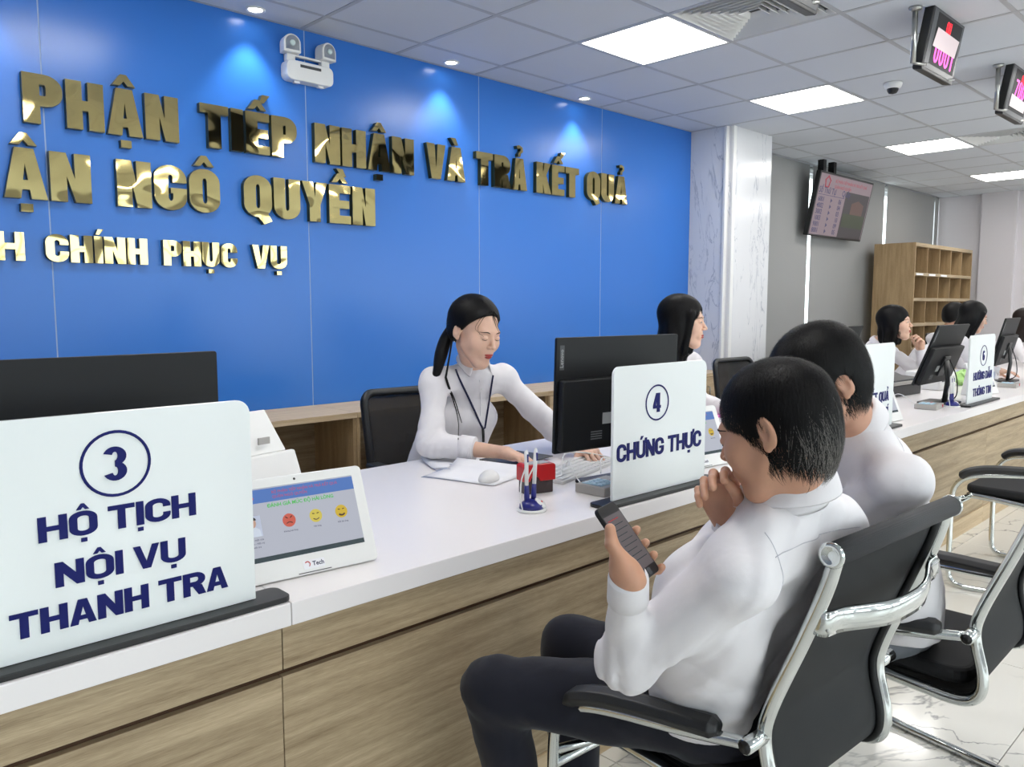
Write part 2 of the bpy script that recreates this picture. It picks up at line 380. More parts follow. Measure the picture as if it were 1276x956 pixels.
# remaining ceiling behind the camera
yb = ty0-NY*T
bx('ceiling_board', TILE, (X0, X1, Y0, yb-.012, .004, .03), ce)
bx('ceiling_board', TILE, (X0, tx0-.012, yb, 4.0, .004, .03), ce)
bx('ceiling_board', TILE, (tx0+NX*T+.0, X1, yb, 4.0, .004, .03), ce)
for i in range(NX+1): bx('tee_bar', TBAR, (tx0+i*T-.012, tx0+i*T+.012, yb, YW, .0, .006), ce)
for j in range(-0, NY+1): bx('tee_bar', TBAR, (tx0, X1, ty0-j*T-.012, ty0-j*T+.012, .0006, .0058), ce)
bx('tee_bar', TBAR, (tx0, X1, YW-.02, YW, .0003, .0059), ce)
# light panels
PE = emis('light_panel_diffuser', (1, .97, .93, 1), PANEL_E)
pl0 = None
WORDS = ['nearest the left wall', 'second from the left wall', 'third from the left wall', 'fourth along', 'fifth along', 'sixth along', 'seventh along', 'eighth along', 'ninth along', 'tenth along', 'eleventh along', 'twelfth along']
LAB = {(7, 1): 'square ceiling light panel next to the louvred air vent, nearest the blue wall sign', (10, 1): 'square ceiling light panel in front of the marble column',
       (14, 1): 'square ceiling light panel above the grey blinds, beyond the dome camera', (18, 1): 'square ceiling light panel farthest away, beside the end wall'}
for (i, j) in sorted(LIGHTS):
    x = tx0+i*T+.3; y = ty0-j*T-.3
    if x > X1: continue
    lp = empty('light_panel', (x, y, ZC), 0, LAB.get((i, j)) or 'unseen square ceiling light panel %s, added to light the room' % WORDS.pop(0), 'ceiling light', 'ceiling light panels')
    if pl0 is None:
        a = MB().box(-.286, .286, -.286, .286, .001, .012).build('diffuser', PE, lp)
        b = MB(); 
        for q in ((-.288, .288, -.288, -.28), (-.288, .288, .28, .288), (-.288, -.28, -.28, .28), (.28, .288, -.28, .28)): b.box(*q, -.002, .014)
        b = b.build('panel_frame', WHITEP, lp); pl0 = (a, b)
    else:
        for q in pl0: c = q.copy(); COL.objects.link(c); c.parent = lp
# air vents: nested square louvres
def vent(x, y, label):
    v = empty('air_vent', (x, y, ZC), 0, label, 'air vent')
    bx('vent_box', DGREY, (-.28, .28, -.28, .28, .03, .04), v)
    for k in range(8):
        a = .285-k*.033; b_ = a-.013
        mb = MB()
        P = [[(-a, -a, 0), (a, -a, 0), (a, a, 0), (-a, a, 0), (-a, -a, 0)], [(-b_, -b_, .026), (b_, -b_, .026), (b_, b_, .026), (-b_, b_, .026), (-b_, -b_, .026)]]
        mb.grid(P); mb.build('louvre', WHITEP if 1 else 0, v, thick=.002)
vent(tx0+7.5*T, ty0-2.5*T, 'square louvred air vent in the ceiling next to the nearest light panel')
vent(tx0+14.5*T, ty0-2.5*T, 'square louvred air vent in the ceiling, far one at the right')
# downlights near the blue wall
DLT = emis('downlight_lens', (1, 1, 1, 1), 16)
for k, x in enumerate((.67, 1.89, 3.12, 4.32)):
    d = empty('downlight', (x, 3.765, ZC), 0, ['round recessed downlight beyond the left edge of the picture', 'round recessed downlight left of the twin emergency lamp', 'round recessed downlight right of the twin emergency lamp, above gold word NHẬN', 'round recessed downlight nearest the marble column'][k], 'downlight', 'downlights along the blue wall')
    MB().lathe([(.030, .006), (.046, .003), (.048, -.004), (.040, -.006), (.034, .0)], 24).build('trim_ring', WHITEP, d, smooth=True)
    MB().lathe([(.034, -.001), (.02, -.003), (.001, -.0035)], 24).build('lens', DLT, d, smooth=True)
    li = bpy.data.lights.new('downlight_beam', 'SPOT'); li.energy = SPOT_E; li.spot_size = R_(82); li.spot_blend = .6; li.shadow_soft_size = .03; li.color = (.86, .93, 1)
    lo = bpy.data.objects.new('downlight_beam', li); COL.objects.link(lo); lo.parent = d; lo.location = (0, 0, -.012); lo.rotation_euler = (0, 0, 0)
# blue wall with lacquered panels
wb = empty('wall_back', (0, YW, 0)); wb['kind'] = 'structure'
bx('wall_core', SEAM, (X0, 5.8, .0012, .25, 0, 2.86), wb)
edges = [X0, -1.47, -.25, .97, 2.21, 3.43, 4.64, 5.80]
for a, b_ in zip(edges, edges[1:]): bx('wall_panel', BLUE, (a+.003, b_-.003, 0, .0011, 0, 2.84), wb)
# marble column
cn = empty('column', (6.13, 3.67, 0)); cn['kind'] = 'structure'
bx('column_core', COLM, (5.83-6.13, 6.45-6.13, 3.50-3.67, 4.1-3.67, 0, 2.86), cn)
bx('side_cladding', COLM, (5.80-6.13, 5.83-6.13, 3.56-3.67, YW-3.67, 0, 2.86), cn)
bx('corner_trim', WHITEP, (5.79-6.13, 5.85-6.13, 3.53-3.67, 3.555-3.67, 0, 2.86), cn, .004)
bx('corner_trim', WHITEP, (5.825-6.13, 5.87-6.13, 3.485-3.67, 3.505-3.67, 0, 2.86), cn, .004)
bx('front_cladding', COLM, (5.87-6.13, 6.45-6.13, 3.49-3.67, 3.50-3.67, 0, 2.86), cn)
# window wall behind the grey blinds
wf = empty('wall_window', (0, 3.98, 0)); wf['kind'] = 'structure'
bx('sill_wall', GREYW, (6.45, X1, .0, .2, 0, .25), wf); bx('head_wall', GREYW, (6.45, X1, .0, .2, 2.74, 2.9), wf)
mul = [6.45, 8.03, 10.0, 11.76, 11.8]
for n, (a, b_) in enumerate(zip(mul[:3], mul[1:4])):
    w_ = empty('window_%d' % (n+1), ((a+b_)/2, 4.05, 1.5)); w_['kind'] = 'structure'; hw = (b_-a)/2
    bx('pane', GLASS, (-hw, hw, -.004, .004, -1.25, 1.24), w_)
    bx('window_frame', ALU, (-hw, hw, -.03, .03, -1.25, -1.2), w_); bx('window_frame', ALU, (-hw, hw, -.03, .03, 1.2, 1.24), w_)
struct('wall_end_return', GREYW, (11.78, X1, 3.93, 4.2, 0, 2.9))
# roller blinds with daylight gaps between them
bl = [(6.46, 8.0), (8.075, 9.94), (10.03, 11.62), (11.66, 11.79)]
for k, (a, b_) in enumerate(bl):
    t = empty('roller_blind', ((a+b_)/2, 3.9, 0), 0, ['grey roller blind beside the marble column', 'grey roller blind behind the hanging queue television', 'grey roller blind behind the oak pigeonhole bookcase', 'narrow grey roller blind in the corner at the end wall'][k], 'roller blind', 'grey roller blinds'); hw = (b_-a)/2
    bx('blind_fabric', BLIND, (-hw, hw, -.002, .002, .08, 2.798), t); bx('bottom_rail', DGREY, (-hw, hw, -.008, .008, .06, .085), t)
    MB().tube([(-hw, .03, 2.768), (hw, .03, 2.768)], .022, 12).build('roller', BLIND, t, smooth=True)
struct('wall_right', WHITEW, (X1, X1+.2, Y0, 4.2, 0, 2.9))
struct('wall_left', WHITEW, (X0-.2, X0, Y0, 4.2, 0, 2.9))
# pilaster on the end wall
struct('trim_1', WHITEW, (11.72, 11.8, 2.95, 3.35, 0, 2.86))
# front wall with wide windows behind the camera
wn = empty('wall_front', (0, Y0, 0)); wn['kind'] = 'structure'
bx('sill_wall', GREYW, (X0, X1, -.2, 0, 0, .45), wn); bx('head_wall', GREYW, (X0, X1, -.2, 0, 2.55, 2.9), wn)
xs_ = [X0+.3+i*1.9 for i in range(9)]
for i, x in enumerate(xs_): bx('pier', GREYW, (x-.14, x+.14, -.2, 0, .45, 2.55), wn)
for i, (a, b_) in enumerate(zip(xs_, xs_[1:])):
    w_ = empty('window_%d' % (i+4), ((a+b_)/2, Y0-.1, 1.5)); w_['kind'] = 'structure'; hw = (b_-a)/2-.14
    bx('pane', GLASS, (-hw, hw, -.004, .004, -1.05, 1.05), w_)
    for q in ((-hw, hw, -.03, .03, -1.05, -1.0), (-hw, hw, -.03, .03, 1.0, 1.05), (-hw, -hw+.05, -.03, .03, -1, 1), (hw-.05, hw, -.03, .03, -1, 1), (-.025, .025, -.03, .03, -1, 1), (-hw, hw, -.02, .02, .35, .39)): bx('window_frame', ALU, q, w_)

# ============================================================ GOLD WALL LETTERING (words, one letter mesh each)
def word(txt, x0, x1, zb, cap, label, s, **k):
    t = empty('gold_word', ((x0+x1)/2, YW, zb), 0, label, 'wall lettering', k.pop('group', 'gold words on the blue wall'))
    M = frame((x0-(x0+x1)/2, -.030, 0), (1, 0, 0), (0, 0, 1))
    return letters(txt, cap, x1-x0, t, GOLD, M, .002, s=s, b=.21, **k), letters(txt, cap, x1-x0, t, GOLDEDGE, frame((x0-(x0+x1)/2, -.0285, 0), (1, 0, 0), (0, 0, 1)), -.028, s=s, b=.21, one='letter_backing', **k)
for a in (('PHẬN', .887, 1.525, 'gold mirror word PHẬN, first of the top line'), ('TIẾP', 1.627, 2.135, 'gold mirror word TIẾP in the top line'), ('NHẬN', 2.24, 2.892, 'gold mirror word NHẬN in the top line'),
          ('VÀ', 2.986, 3.287, 'short gold mirror word VÀ in the top line'), ('TRẢ', 3.379, 3.83, 'gold mirror word TRẢ in the top line'), ('KẾT', 3.92, 4.353, 'gold mirror word KẾT in the top line'), ('QUẢ', 4.44, 4.909, 'gold mirror word QUẢ, last of the top line near the column')):
    word(a[0], a[1], a[2], 2.128, .204, a[3], .31)
for a in (('ẬN', .80, 1.133, 'gold mirror letters ẬN, start of the middle line'), ('NGÔ', 1.239, 1.712, 'gold mirror word NGÔ in the middle line'), ('QUYỀN', 1.835, 2.615, 'gold mirror word QUYỀN, end of the middle line')):
    word(a[0], a[1], a[2], 1.815, .207, a[3], .31)
for a in (('H', .755, .862, 'gold mirror letter H at the left of the smallest line'), ('CHÍNH', .94, 1.358, 'gold mirror word CHÍNH in the smallest line'), ('PHỤC', 1.43, 1.79, 'gold mirror word PHỤC in the smallest line'), ('VỤ', 1.87, 2.06, 'short gold mirror word VỤ ending the smallest line')):
    word(a[0], a[1], a[2], 1.557, .118, a[3], .29)

# twin-head emergency lamp on the blue wall
em = empty('emergency_lamp', (2.205, YW, 2.52), 0, 'white twin-head emergency lamp high on the blue wall', 'emergency light')
MB().prism([(x, y) for x, y in rrect(.27, .098, .03, cy=.05)], .0, .07, frame((0, 0, 0), (1, 0, 0), (0, 0, 1))).build('battery_case', WHITEP, em, smooth=False, bevel=.006)
bx('indicator_strip', DGREY, (-.06, .06, -.0716, -.069, .068, .082), em)
bx('carry_handle', WHITEP, (-.10, .10, -.045, -.02, .124, .134), em, .002)
for s in (-1, 1):
    bx('handle_post', WHITEP, (s*.1-.024, s*.1+.024, -.05, -.015, .094, .132), em, .004)
    hd = MB(); shp = [(-.045, 0), (.045, 0)]+[(.045*math.cos(R_(a)), .045+.045*math.sin(R_(a))) for a in range(0, 181, 15)]
    MM = frame((s*.10, -.035, .132), (1, .15*s, 0), (0, 0, 1))
    h = hd.prism(shp, -.02, .045, MM).build('lamp_head', WHITEP, em, bevel=.004)
    MB().prism([(x*.78, y*.78+.012) for x, y in shp], .0455, .047, MM).build('reflector', CHROME, h)
    MB().lathe([(.016, .001), (.012, .008), (.002, .006)], 12, MM @ Matrix.Translation((0, .045, .047))).build('bulb', GLASSEDGE, h, smooth=True)
for s in (-1, 1): bx('foot_screw', WHITEP, (s*.07-.015, s*.07+.015, -.05, -.03, -.009, .002), em)

# dome camera
dc = empty('dome_camera', (5.46, 2.12, ZC), 0, 'small white dome camera on the ceiling beside the light panel', 'security camera')
MB().lathe([(.055, 0), (.056, -.012), (.05, -.03), (.038, -.038), (.001, -.038)], 24).build('camera_housing', WHITEP, dc, smooth=True)
MB().lathe([(.036, -.036), (.034, -.05), (.024, -.066), (.001, -.072)], 24).build('dome', BLACKP, dc, smooth=True)

# hanging LED counter displays
def rest(a): return a
LEDP = emis('pink_led_digits', srgb(255, 90, 200), 1.6, srgb(200, 60, 150)); LEDR = emis('red_led_text', srgb(255, 40, 60), 1.4, srgb(200, 30, 40))
PINKPAPER = mat('white_cover_paper', srgb(245, 225, 228), .7); LEDBACK = mat('display_face', srgb(74, 76, 80), .35)
def led(x, label, digits, word_, pap, full=True):
    t = empty('queue_display', (x, 1.5, 0), 0, label, 'queue display', 'hanging counter number displays')
    # panel frame: faces -Y, leaning face-down
    w_, h_ = .44, .30; M = frame((0, -.02, 2.665 if x > 3 else 2.645), (1, 0, 0), (0, -.17, 1))
    MB().prism(rrect(w_, h_, .015), -.045, .0, M).build('display_case', BLACKP, t, bevel=.004)
    MB().prism(rrect(w_-.03, h_-.03, .008), .0, .0015, M).build('display_face', LEDBACK, t)
    bx_ = MB().prism(rc(-.15, .19, -.11, .125), .0015, .0022, M).build('led_window', BLACKM, t)
    letters(digits, .10, .25, t, LEDP, M @ Matrix.Translation((.02, -.095 if pap < 0 else -.03, .0023)), .001, s=.17, b=.12, one='led_digits', lw=.56, gap=.16, center=True)
    letters(word_, .055, .2, t, LEDR, M @ Matrix.Translation((.01, .055, .0023)), .001, s=.14, b=.1, one='led_word', lw=.5, gap=.15, center=True)
    MB().prism([(-.155, -.03), (.155, -.03), (.175, .055), (-.13, .06)] if pap < 0 else [(-.15, -.09), (.15, -.09), (.15, -.03), (-.15, -.02)], .0045, .0052, M).build('cover_paper', PINKPAPER, t)
    for s in (-1, 1):
        MB().tube([(s*.2-.06, .03, ZC), (s*.2-.06, .03, 2.54)], .013, 10).build('hanger_rod', STEEL, t, smooth=True)
        MB().lathe([(.03, 0), (.028, -.012), (.012, -.02)], 16, Matrix.Translation((s*.2-.06, .03, ZC))).build('ceiling_flange', STEEL, t, smooth=True)
        MB().tube([(s*.2-.06, .03, 2.54), (s*.2-.03, .0, 2.535), (s*.2, -.01, 2.54)], .007, 8).build('bracket', STEEL, t, smooth=True)
led(2.88, 'black counter display cut by the top edge, beside the air vent', '0004', 'QU', -1)
led(4.43, 'hanging black LED display reading 0001 below a white paper strip', '0001', 'QU', -1)
led(5.77, 'hanging black LED display at the right edge of the picture', '7001', 'QU', 1)

# hanging television with the queue list
tv = empty('television', (7.45, 3.28, 0), 0, 'black television hung from the ceiling by the blinds, showing a queue list', 'television')
def scr(name, c, e=.5): return emis(name, c, e, (.02, .02, .02, 1))
TS = scr('tv_screen_pinkish', srgb(205, 180, 190), .34); TD = scr('tv_photo_dark', srgb(78, 70, 76), .4); TG = scr('tv_photo_green', srgb(80, 92, 60), .35); TR_ = scr('tv_photo_building', srgb(130, 95, 85), .4)
TT = scr('tv_text_blue', srgb(60, 60, 120), .5); TRED = scr('tv_text_red', srgb(190, 60, 80), .6)
MT = frame((8.39-7.45, 3.72-3.28, 2.375), (1, 0, 0), (0, -.12, .61)); MT = Matrix.Translation((0, 0, 0)) @ MT
MB().prism(rrect(1.27, .64, .01), -.05, 0, MT).build('tv_case', BLACKP, tv, bevel=.004)
MB().prism(rc(-.615, .615, -.30, .30), 0, .001, MT).build('screen', TS, tv)
MB().prism(rc(.02, .60, -.30, .17), .001, .0016, MT).build('screen_photo', TD, tv)
MB().prism(rc(.05, .58, -.19, -.05), .0016, .002, MT).build('photo_lawn', TG, tv)
MB().prism([(.2, -.05), (.5, -.05), (.5, .06), (.35, .1), (.2, .06)], .0016, .0022, MT).build('photo_building', TR_, tv)
def mtx(x, y): return MT @ Matrix.Translation((x, y, .0014))
small_text('Số Thứ Tự      Quầy', .085, TT, tv, mtx(-.60, .115), bold=.001)
MB().prism(rc(-.60, .0, .095, .10), .001, .0015, MT).build('screen_rule', TT, tv)
for k, (a, b_) in enumerate((('6001', '06'), ('4002', '04'), ('3002', '03'), ('1003', '10'), ('9001', '09'), ('8001', '05'))):
    small_text(a, .07, TT, tv, mtx(-.58, .03-k*.062), bold=.001); small_text(b_, .07, TT, tv, mtx(-.12, .03-k*.062), bold=.001)
    MB().prism([(-.30, .03-k*.062), (-.26, .052-k*.062), (-.30, .074-k*.062)], .001, .0016, MT).build('screen_arrow', TT, tv)
small_text('BỘ PHẬN TIẾP NHẬN VÀ TRẢ KẾT QUẢ', .042, TRED, tv, mtx(-.28, .235)); small_text('QUẬN NGÔ QUYỀN', .042, TRED, tv, mtx(-.28, .18))
for k in range(5):
    a = R_(90+72*k); MB().tube([(-.45+.045*math.cos(a-.6), .225+.045*math.sin(a-.6), .002), (-.45+.06*math.cos(a), .225+.06*math.sin(a), .002), (-.45+.045*math.cos(a+.6), .225+.045*math.sin(a+.6), .002)], .006, 6, M=MT).build('screen_emblem', TRED, tv)
for x in (-.56, -.33): bx('ceiling_bracket', BLACKM, (8.39-7.45+x-.03, 8.39-7.45+x+.03, 3.72-3.28-.06, 3.72-3.28-.0, 2.68, ZC), tv)

# ============================================================ OAK FURNITURE
bk = empty('bookcase', (10.40, 3.555, 0), 0, 'tall oak pigeonhole bookcase against the grey blinds', 'bookcase')
hw, hd, H_ = .98, .225, 2.055
bx('side_panel', OAKV, (-hw, -hw+.02, -hd, hd, 0, H_), bk); bx('side_panel', OAKV, (hw-.02, hw, -hd, hd, 0, H_), bk)
bx('top_panel', OAK, (-hw+.02, hw-.02, -hd, hd, H_-.04, H_), bk); bx('back_panel', OAKV, (-hw+.02, hw-.02, hd-.01, hd, .05, H_-.04), bk)
zs = [1.725, 1.44, 1.155, .87, .585, .30, .03]
for z in zs: bx('shelf', OAK, (-hw+.02, hw-.02, -hd, hd-.01, z-.035, z), bk)
zt = [H_-.04]+zs
for r in range(7):
    for c in range(1, 5): bx('divider', OAKV, (-hw+.01+c*.392-.006, -hw+.01+c*.392+.006, -hd+.005, hd-.01, zt[r+1], zt[r]-(0 if r == 0 else .035)), bk)
for k in range(3): tag(bx('shelf_label', PAPER, (10.40-hw+.05+k*.39, 10.40-hw+.25+k*.39, 3.322, 3.3295, 1.695, 1.716)), ['small white card label on the bookcase, leftmost', 'small white card label on the bookcase, middle', 'small white card label on the bookcase, rightmost'][k], 'label', 'card labels on the bookcase')

# low cabinets under the blue wall
cabx = [-.6, .82, 2.22, 3.64, 5.04, 5.785]
def cab(a, b_, doors, label):
    t = empty('low_cabinet', ((a+b_)/2, 3.66, 0), 0, label, 'cabinet', 'low oak cabinets along the blue wall'); w = (b_-a)/2
    bx('top_board', OAKC, (-w+.001, w-.001, -.21, .205, .797, .825), t, .001)
    for s in (-1, 1): bx('side_panel', OAKV, (s*w-(.021 if s > 0 else -.001), s*w+(-.001 if s > 0 else .021), -.20, .20, .0, .797), t)
    bx('back_panel', OAK, (-w+.02, w-.02, .185, .198, .03, .797), t); bx('base_board', OAK, (-w+.02, w-.02, -.20, .185, .03, .055), t)
    if not doors:
        bx('shelf', OAK, (-w+.02, w-.02, -.18, .185, .40, .42), t)
        bx('divider', OAKV, (.0, .02, -.18, .185, .055, .40), t)
    else:
        n = 2
        for k in range(n):
            x0 = -w+.003+k*(2*w-.006)/n; x1 = x0+(2*w-.006)/n-.004
            d = bx('door', OAKC, (x0, x1, -.219, -.201, .05, .793), t, .001)
            cxx = (x0+x1)/2
            h = MB().tube([((x1-.05 if k == 0 else x0+.05)-cxx, -.012, .2), ((x1-.05 if k == 0 else x0+.05)-cxx, -.03, .2), ((x1-.05 if k == 0 else x0+.05)-cxx, -.03, .3), ((x1-.05 if k == 0 else x0+.05)-cxx, -.012, .3)], .005, 8).build('handle', STEEL, d, smooth=True)
cab(cabx[0], cabx[1], 0, 'low oak cabinet against the blue wall, hidden behind the nearest monitor'); cab(cabx[1], cabx[2], 0, 'open low oak cabinet behind the white document scanner')
cab(cabx[2], cabx[3], 0, 'open low oak cabinet behind the woman with the ponytail'); cab(cabx[3], cabx[4], 1, 'low oak cabinet with doors behind the long-haired woman'); cab(cabx[4], cabx[5], 1, 'low oak cabinet with doors against the marble column')
tr = empty('letter_tray', (2.62, 3.62, .425), 0, 'black letter tray inside the open cabinet behind the mesh chair', 'letter tray')
for z in (0, .07, .14): bx('tray_shelf', BLACKP, (-.12, .12, -.15, .12, z, z+.012), tr)
for s in (-1, 1): bx('tray_side', BLACKP, (s*.12-.004, s*.12+.004, -.15, .12, 0, .2), tr)

# ============================================================ RECEPTION COUNTER
ct = empty('reception_counter', (4.5, 2.0, 0), 0, 'long oak-fronted reception counter base with a dark recessed groove', 'counter')
def cbx(n, m, d, **k): return bx(n, m, (d[0]-4.5, d[1]-4.5, d[2]-2, d[3]-2, d[4], d[5]), ct, **k)
jo = [-1.64, .76, 3.16, 5.56, 7.96, 10.2]
for a, b_ in zip(jo, jo[1:]):
    cbx('front_panel', OAK, (a+.001, b_-.001, 1.487, 1.505, .105, .598), bevel=.0008, seg=1)
    cbx('top_rail', OAK, (a+.001, b_-.001, 1.482, 1.505, .616, .7095), bevel=.0008, seg=1)
    cbx('plinth', OAKC, (a+.001, b_-.001, 1.481, 1.505, .0, .103), bevel=.0008, seg=1)
cbx('groove_strip', GROOVE, (jo[0], jo[-1], 1.506, 1.52, .0, .7095))
for x in (-1.6, -.1, 1.30, 2.92, 4.45, 6.05, 7.9, 9.4, 10.18): cbx('support_panel', OAKV, (x-.012, x+.012, 1.521, 2.35, 0, .7095))
for k, (a, b_) in enumerate(((-1.64, .776), (.778, 3.4), (3.402, 6.6), (6.602, 10.2))):
    w_ = bx('worktop', WHITE_TOP, (a, b_, 1.47, 2.505, .7106, .76), None, .002)
    tag(w_, ['white worktop section under the sign reading HỘ TỊCH', 'white worktop section under the sign reading CHỨNG THỰC', 'white worktop section beyond the two customers', 'white worktop section at the far right end of the counter'][k], 'worktop', 'white worktop sections')
TZ = .76
# ------------------------------------------------------------ counter signs
def sign(xc, y, rz, label, rows, num, ns, long=.62):
    t = empty('counter_sign', (xc, y, TZ+.0003), rz, label, 'counter sign', 'white acrylic counter signs')
    w, h = .49, .415; zc = .012+h/2
    M = frame((0, 0, zc), (1, 0, 0), (0, 0, 1))
    pts = [(-w/2, -h/2), (w/2, -h/2)]+[(w/2-.028+.028*math.cos(R_(a)), h/2-.028+.028*math.sin(R_(a))) for a in range(0, 91, 15)]+[(-w/2+.028+.028*math.cos(R_(a)), h/2-.028+.028*math.sin(R_(a))) for a in range(90, 181, 15)]
    MB().prism(pts, -.005, .005, M).build('sign_plate', ACRYL, t, bevel=.0015)
    Mf = M @ Matrix.Translation((0, 0, .0052))
    cx_, cz_, rx, rz_ = ns
    MB().tube([Vector((cx_+rx*math.cos(2*PI*k/40), cz_+rz_*math.sin(2*PI*k/40), .001)) for k in range(40)], .0027, 8, closed=True, M=Mf, flat=(1, .5)).build('number_ring', NAVYINK, t)
    letters(num, .062, .05, t, NAVYINK, Mf @ Matrix.Translation((cx_-.002, cz_-.031, 0)), .002, s=.24, b=.15, lw=.64, one='number', center=True)
    for txt, x0, x1, zb, cap, s in rows:
        letters(txt, cap, x1-x0, t, NAVYINK, Mf @ Matrix.Translation((x0, zb-zc, 0)), .002, s=s, b=.19, space=.35)
    MB().prism(rrect(long, .078, .02), .0, .0115).build('sign_base', BLACKP, t, bevel=.002)
    return t
# z of rows relative to the base
sign(.475, 1.517, 0, 'white acrylic counter sign with number 3 reading HỘ TỊCH NỘI VỤ THANH TRA', [('HỘ TỊCH', -.142, .128, .212, .044, .3), ('NỘI VỤ', -.12, .105, .128, .044, .3), ('THANH TRA', -.192, .186, .053, .045, .3)], '3', (-.012, .113, .058, .058))
sign(2.13, 1.513, R_(-1.5), 'white acrylic counter sign with number 4 reading CHỨNG THỰC', [('CHỨNG THỰC', -.228, .218, .13, .056, .22)], '4', (-.03, .082, .058, .056))
sign(3.88, 1.535, 0, 'white acrylic counter sign half hidden behind the customers reading TRẢ KẾT QUẢ', [('TRẢ KẾT QUẢ', -.21, .185, .14, .05, .24), ('LỆ PHÍ', -.06, .185, .06, .05, .24)], '5', (-.12, .1, .05, .05))
sign(5.52, 1.53, 0, 'white acrylic counter sign with number 6 reading HƯỚNG DẪN THÔNG TIN', [('HƯỚNG DẪN', -.16, .205, .148, .05, .25), ('THÔNG TIN', -.155, .205, .05, .05, .25)], '6', (.02, .077, .066, .062))

# ------------------------------------------------------------ rating tablets
SCRW = emis('tablet_screen_pale', srgb(186, 190, 204), .75, (.02, .02, .02, 1)); SCRB = emis('tablet_header_blue', srgb(70, 120, 200), .7, (.02, .02, .02, 1)); SCRD = mat('tablet_bar_dark', srgb(60, 72, 76), .15)
SCG = emis('tablet_text_green', srgb(90, 205, 100), .6, srgb(20, 80, 20)); SCR = emis('tablet_text_red', srgb(200, 70, 90), .6, srgb(90, 20, 30)); SCT = mat('tablet_text_dark', srgb(50, 50, 80), .4)
EM = [emis('emoji_red', srgb(214, 96, 76), .6, srgb(90, 30, 20)), emis('emoji_yellow', srgb(226, 208, 90), .6, srgb(90, 80, 20)), emis('emoji_gold', srgb(222, 190, 50), .6, srgb(90, 70, 10))]; EMD = mat('emoji_lines', srgb(70, 40, 30), .5)
SKP = mat('id_photo_skin', srgb(200, 160, 140), .6); HRP = mat('id_photo_hair', srgb(30, 28, 30), .6); SHP = mat('id_photo_shirt', srgb(215, 222, 236), .6)
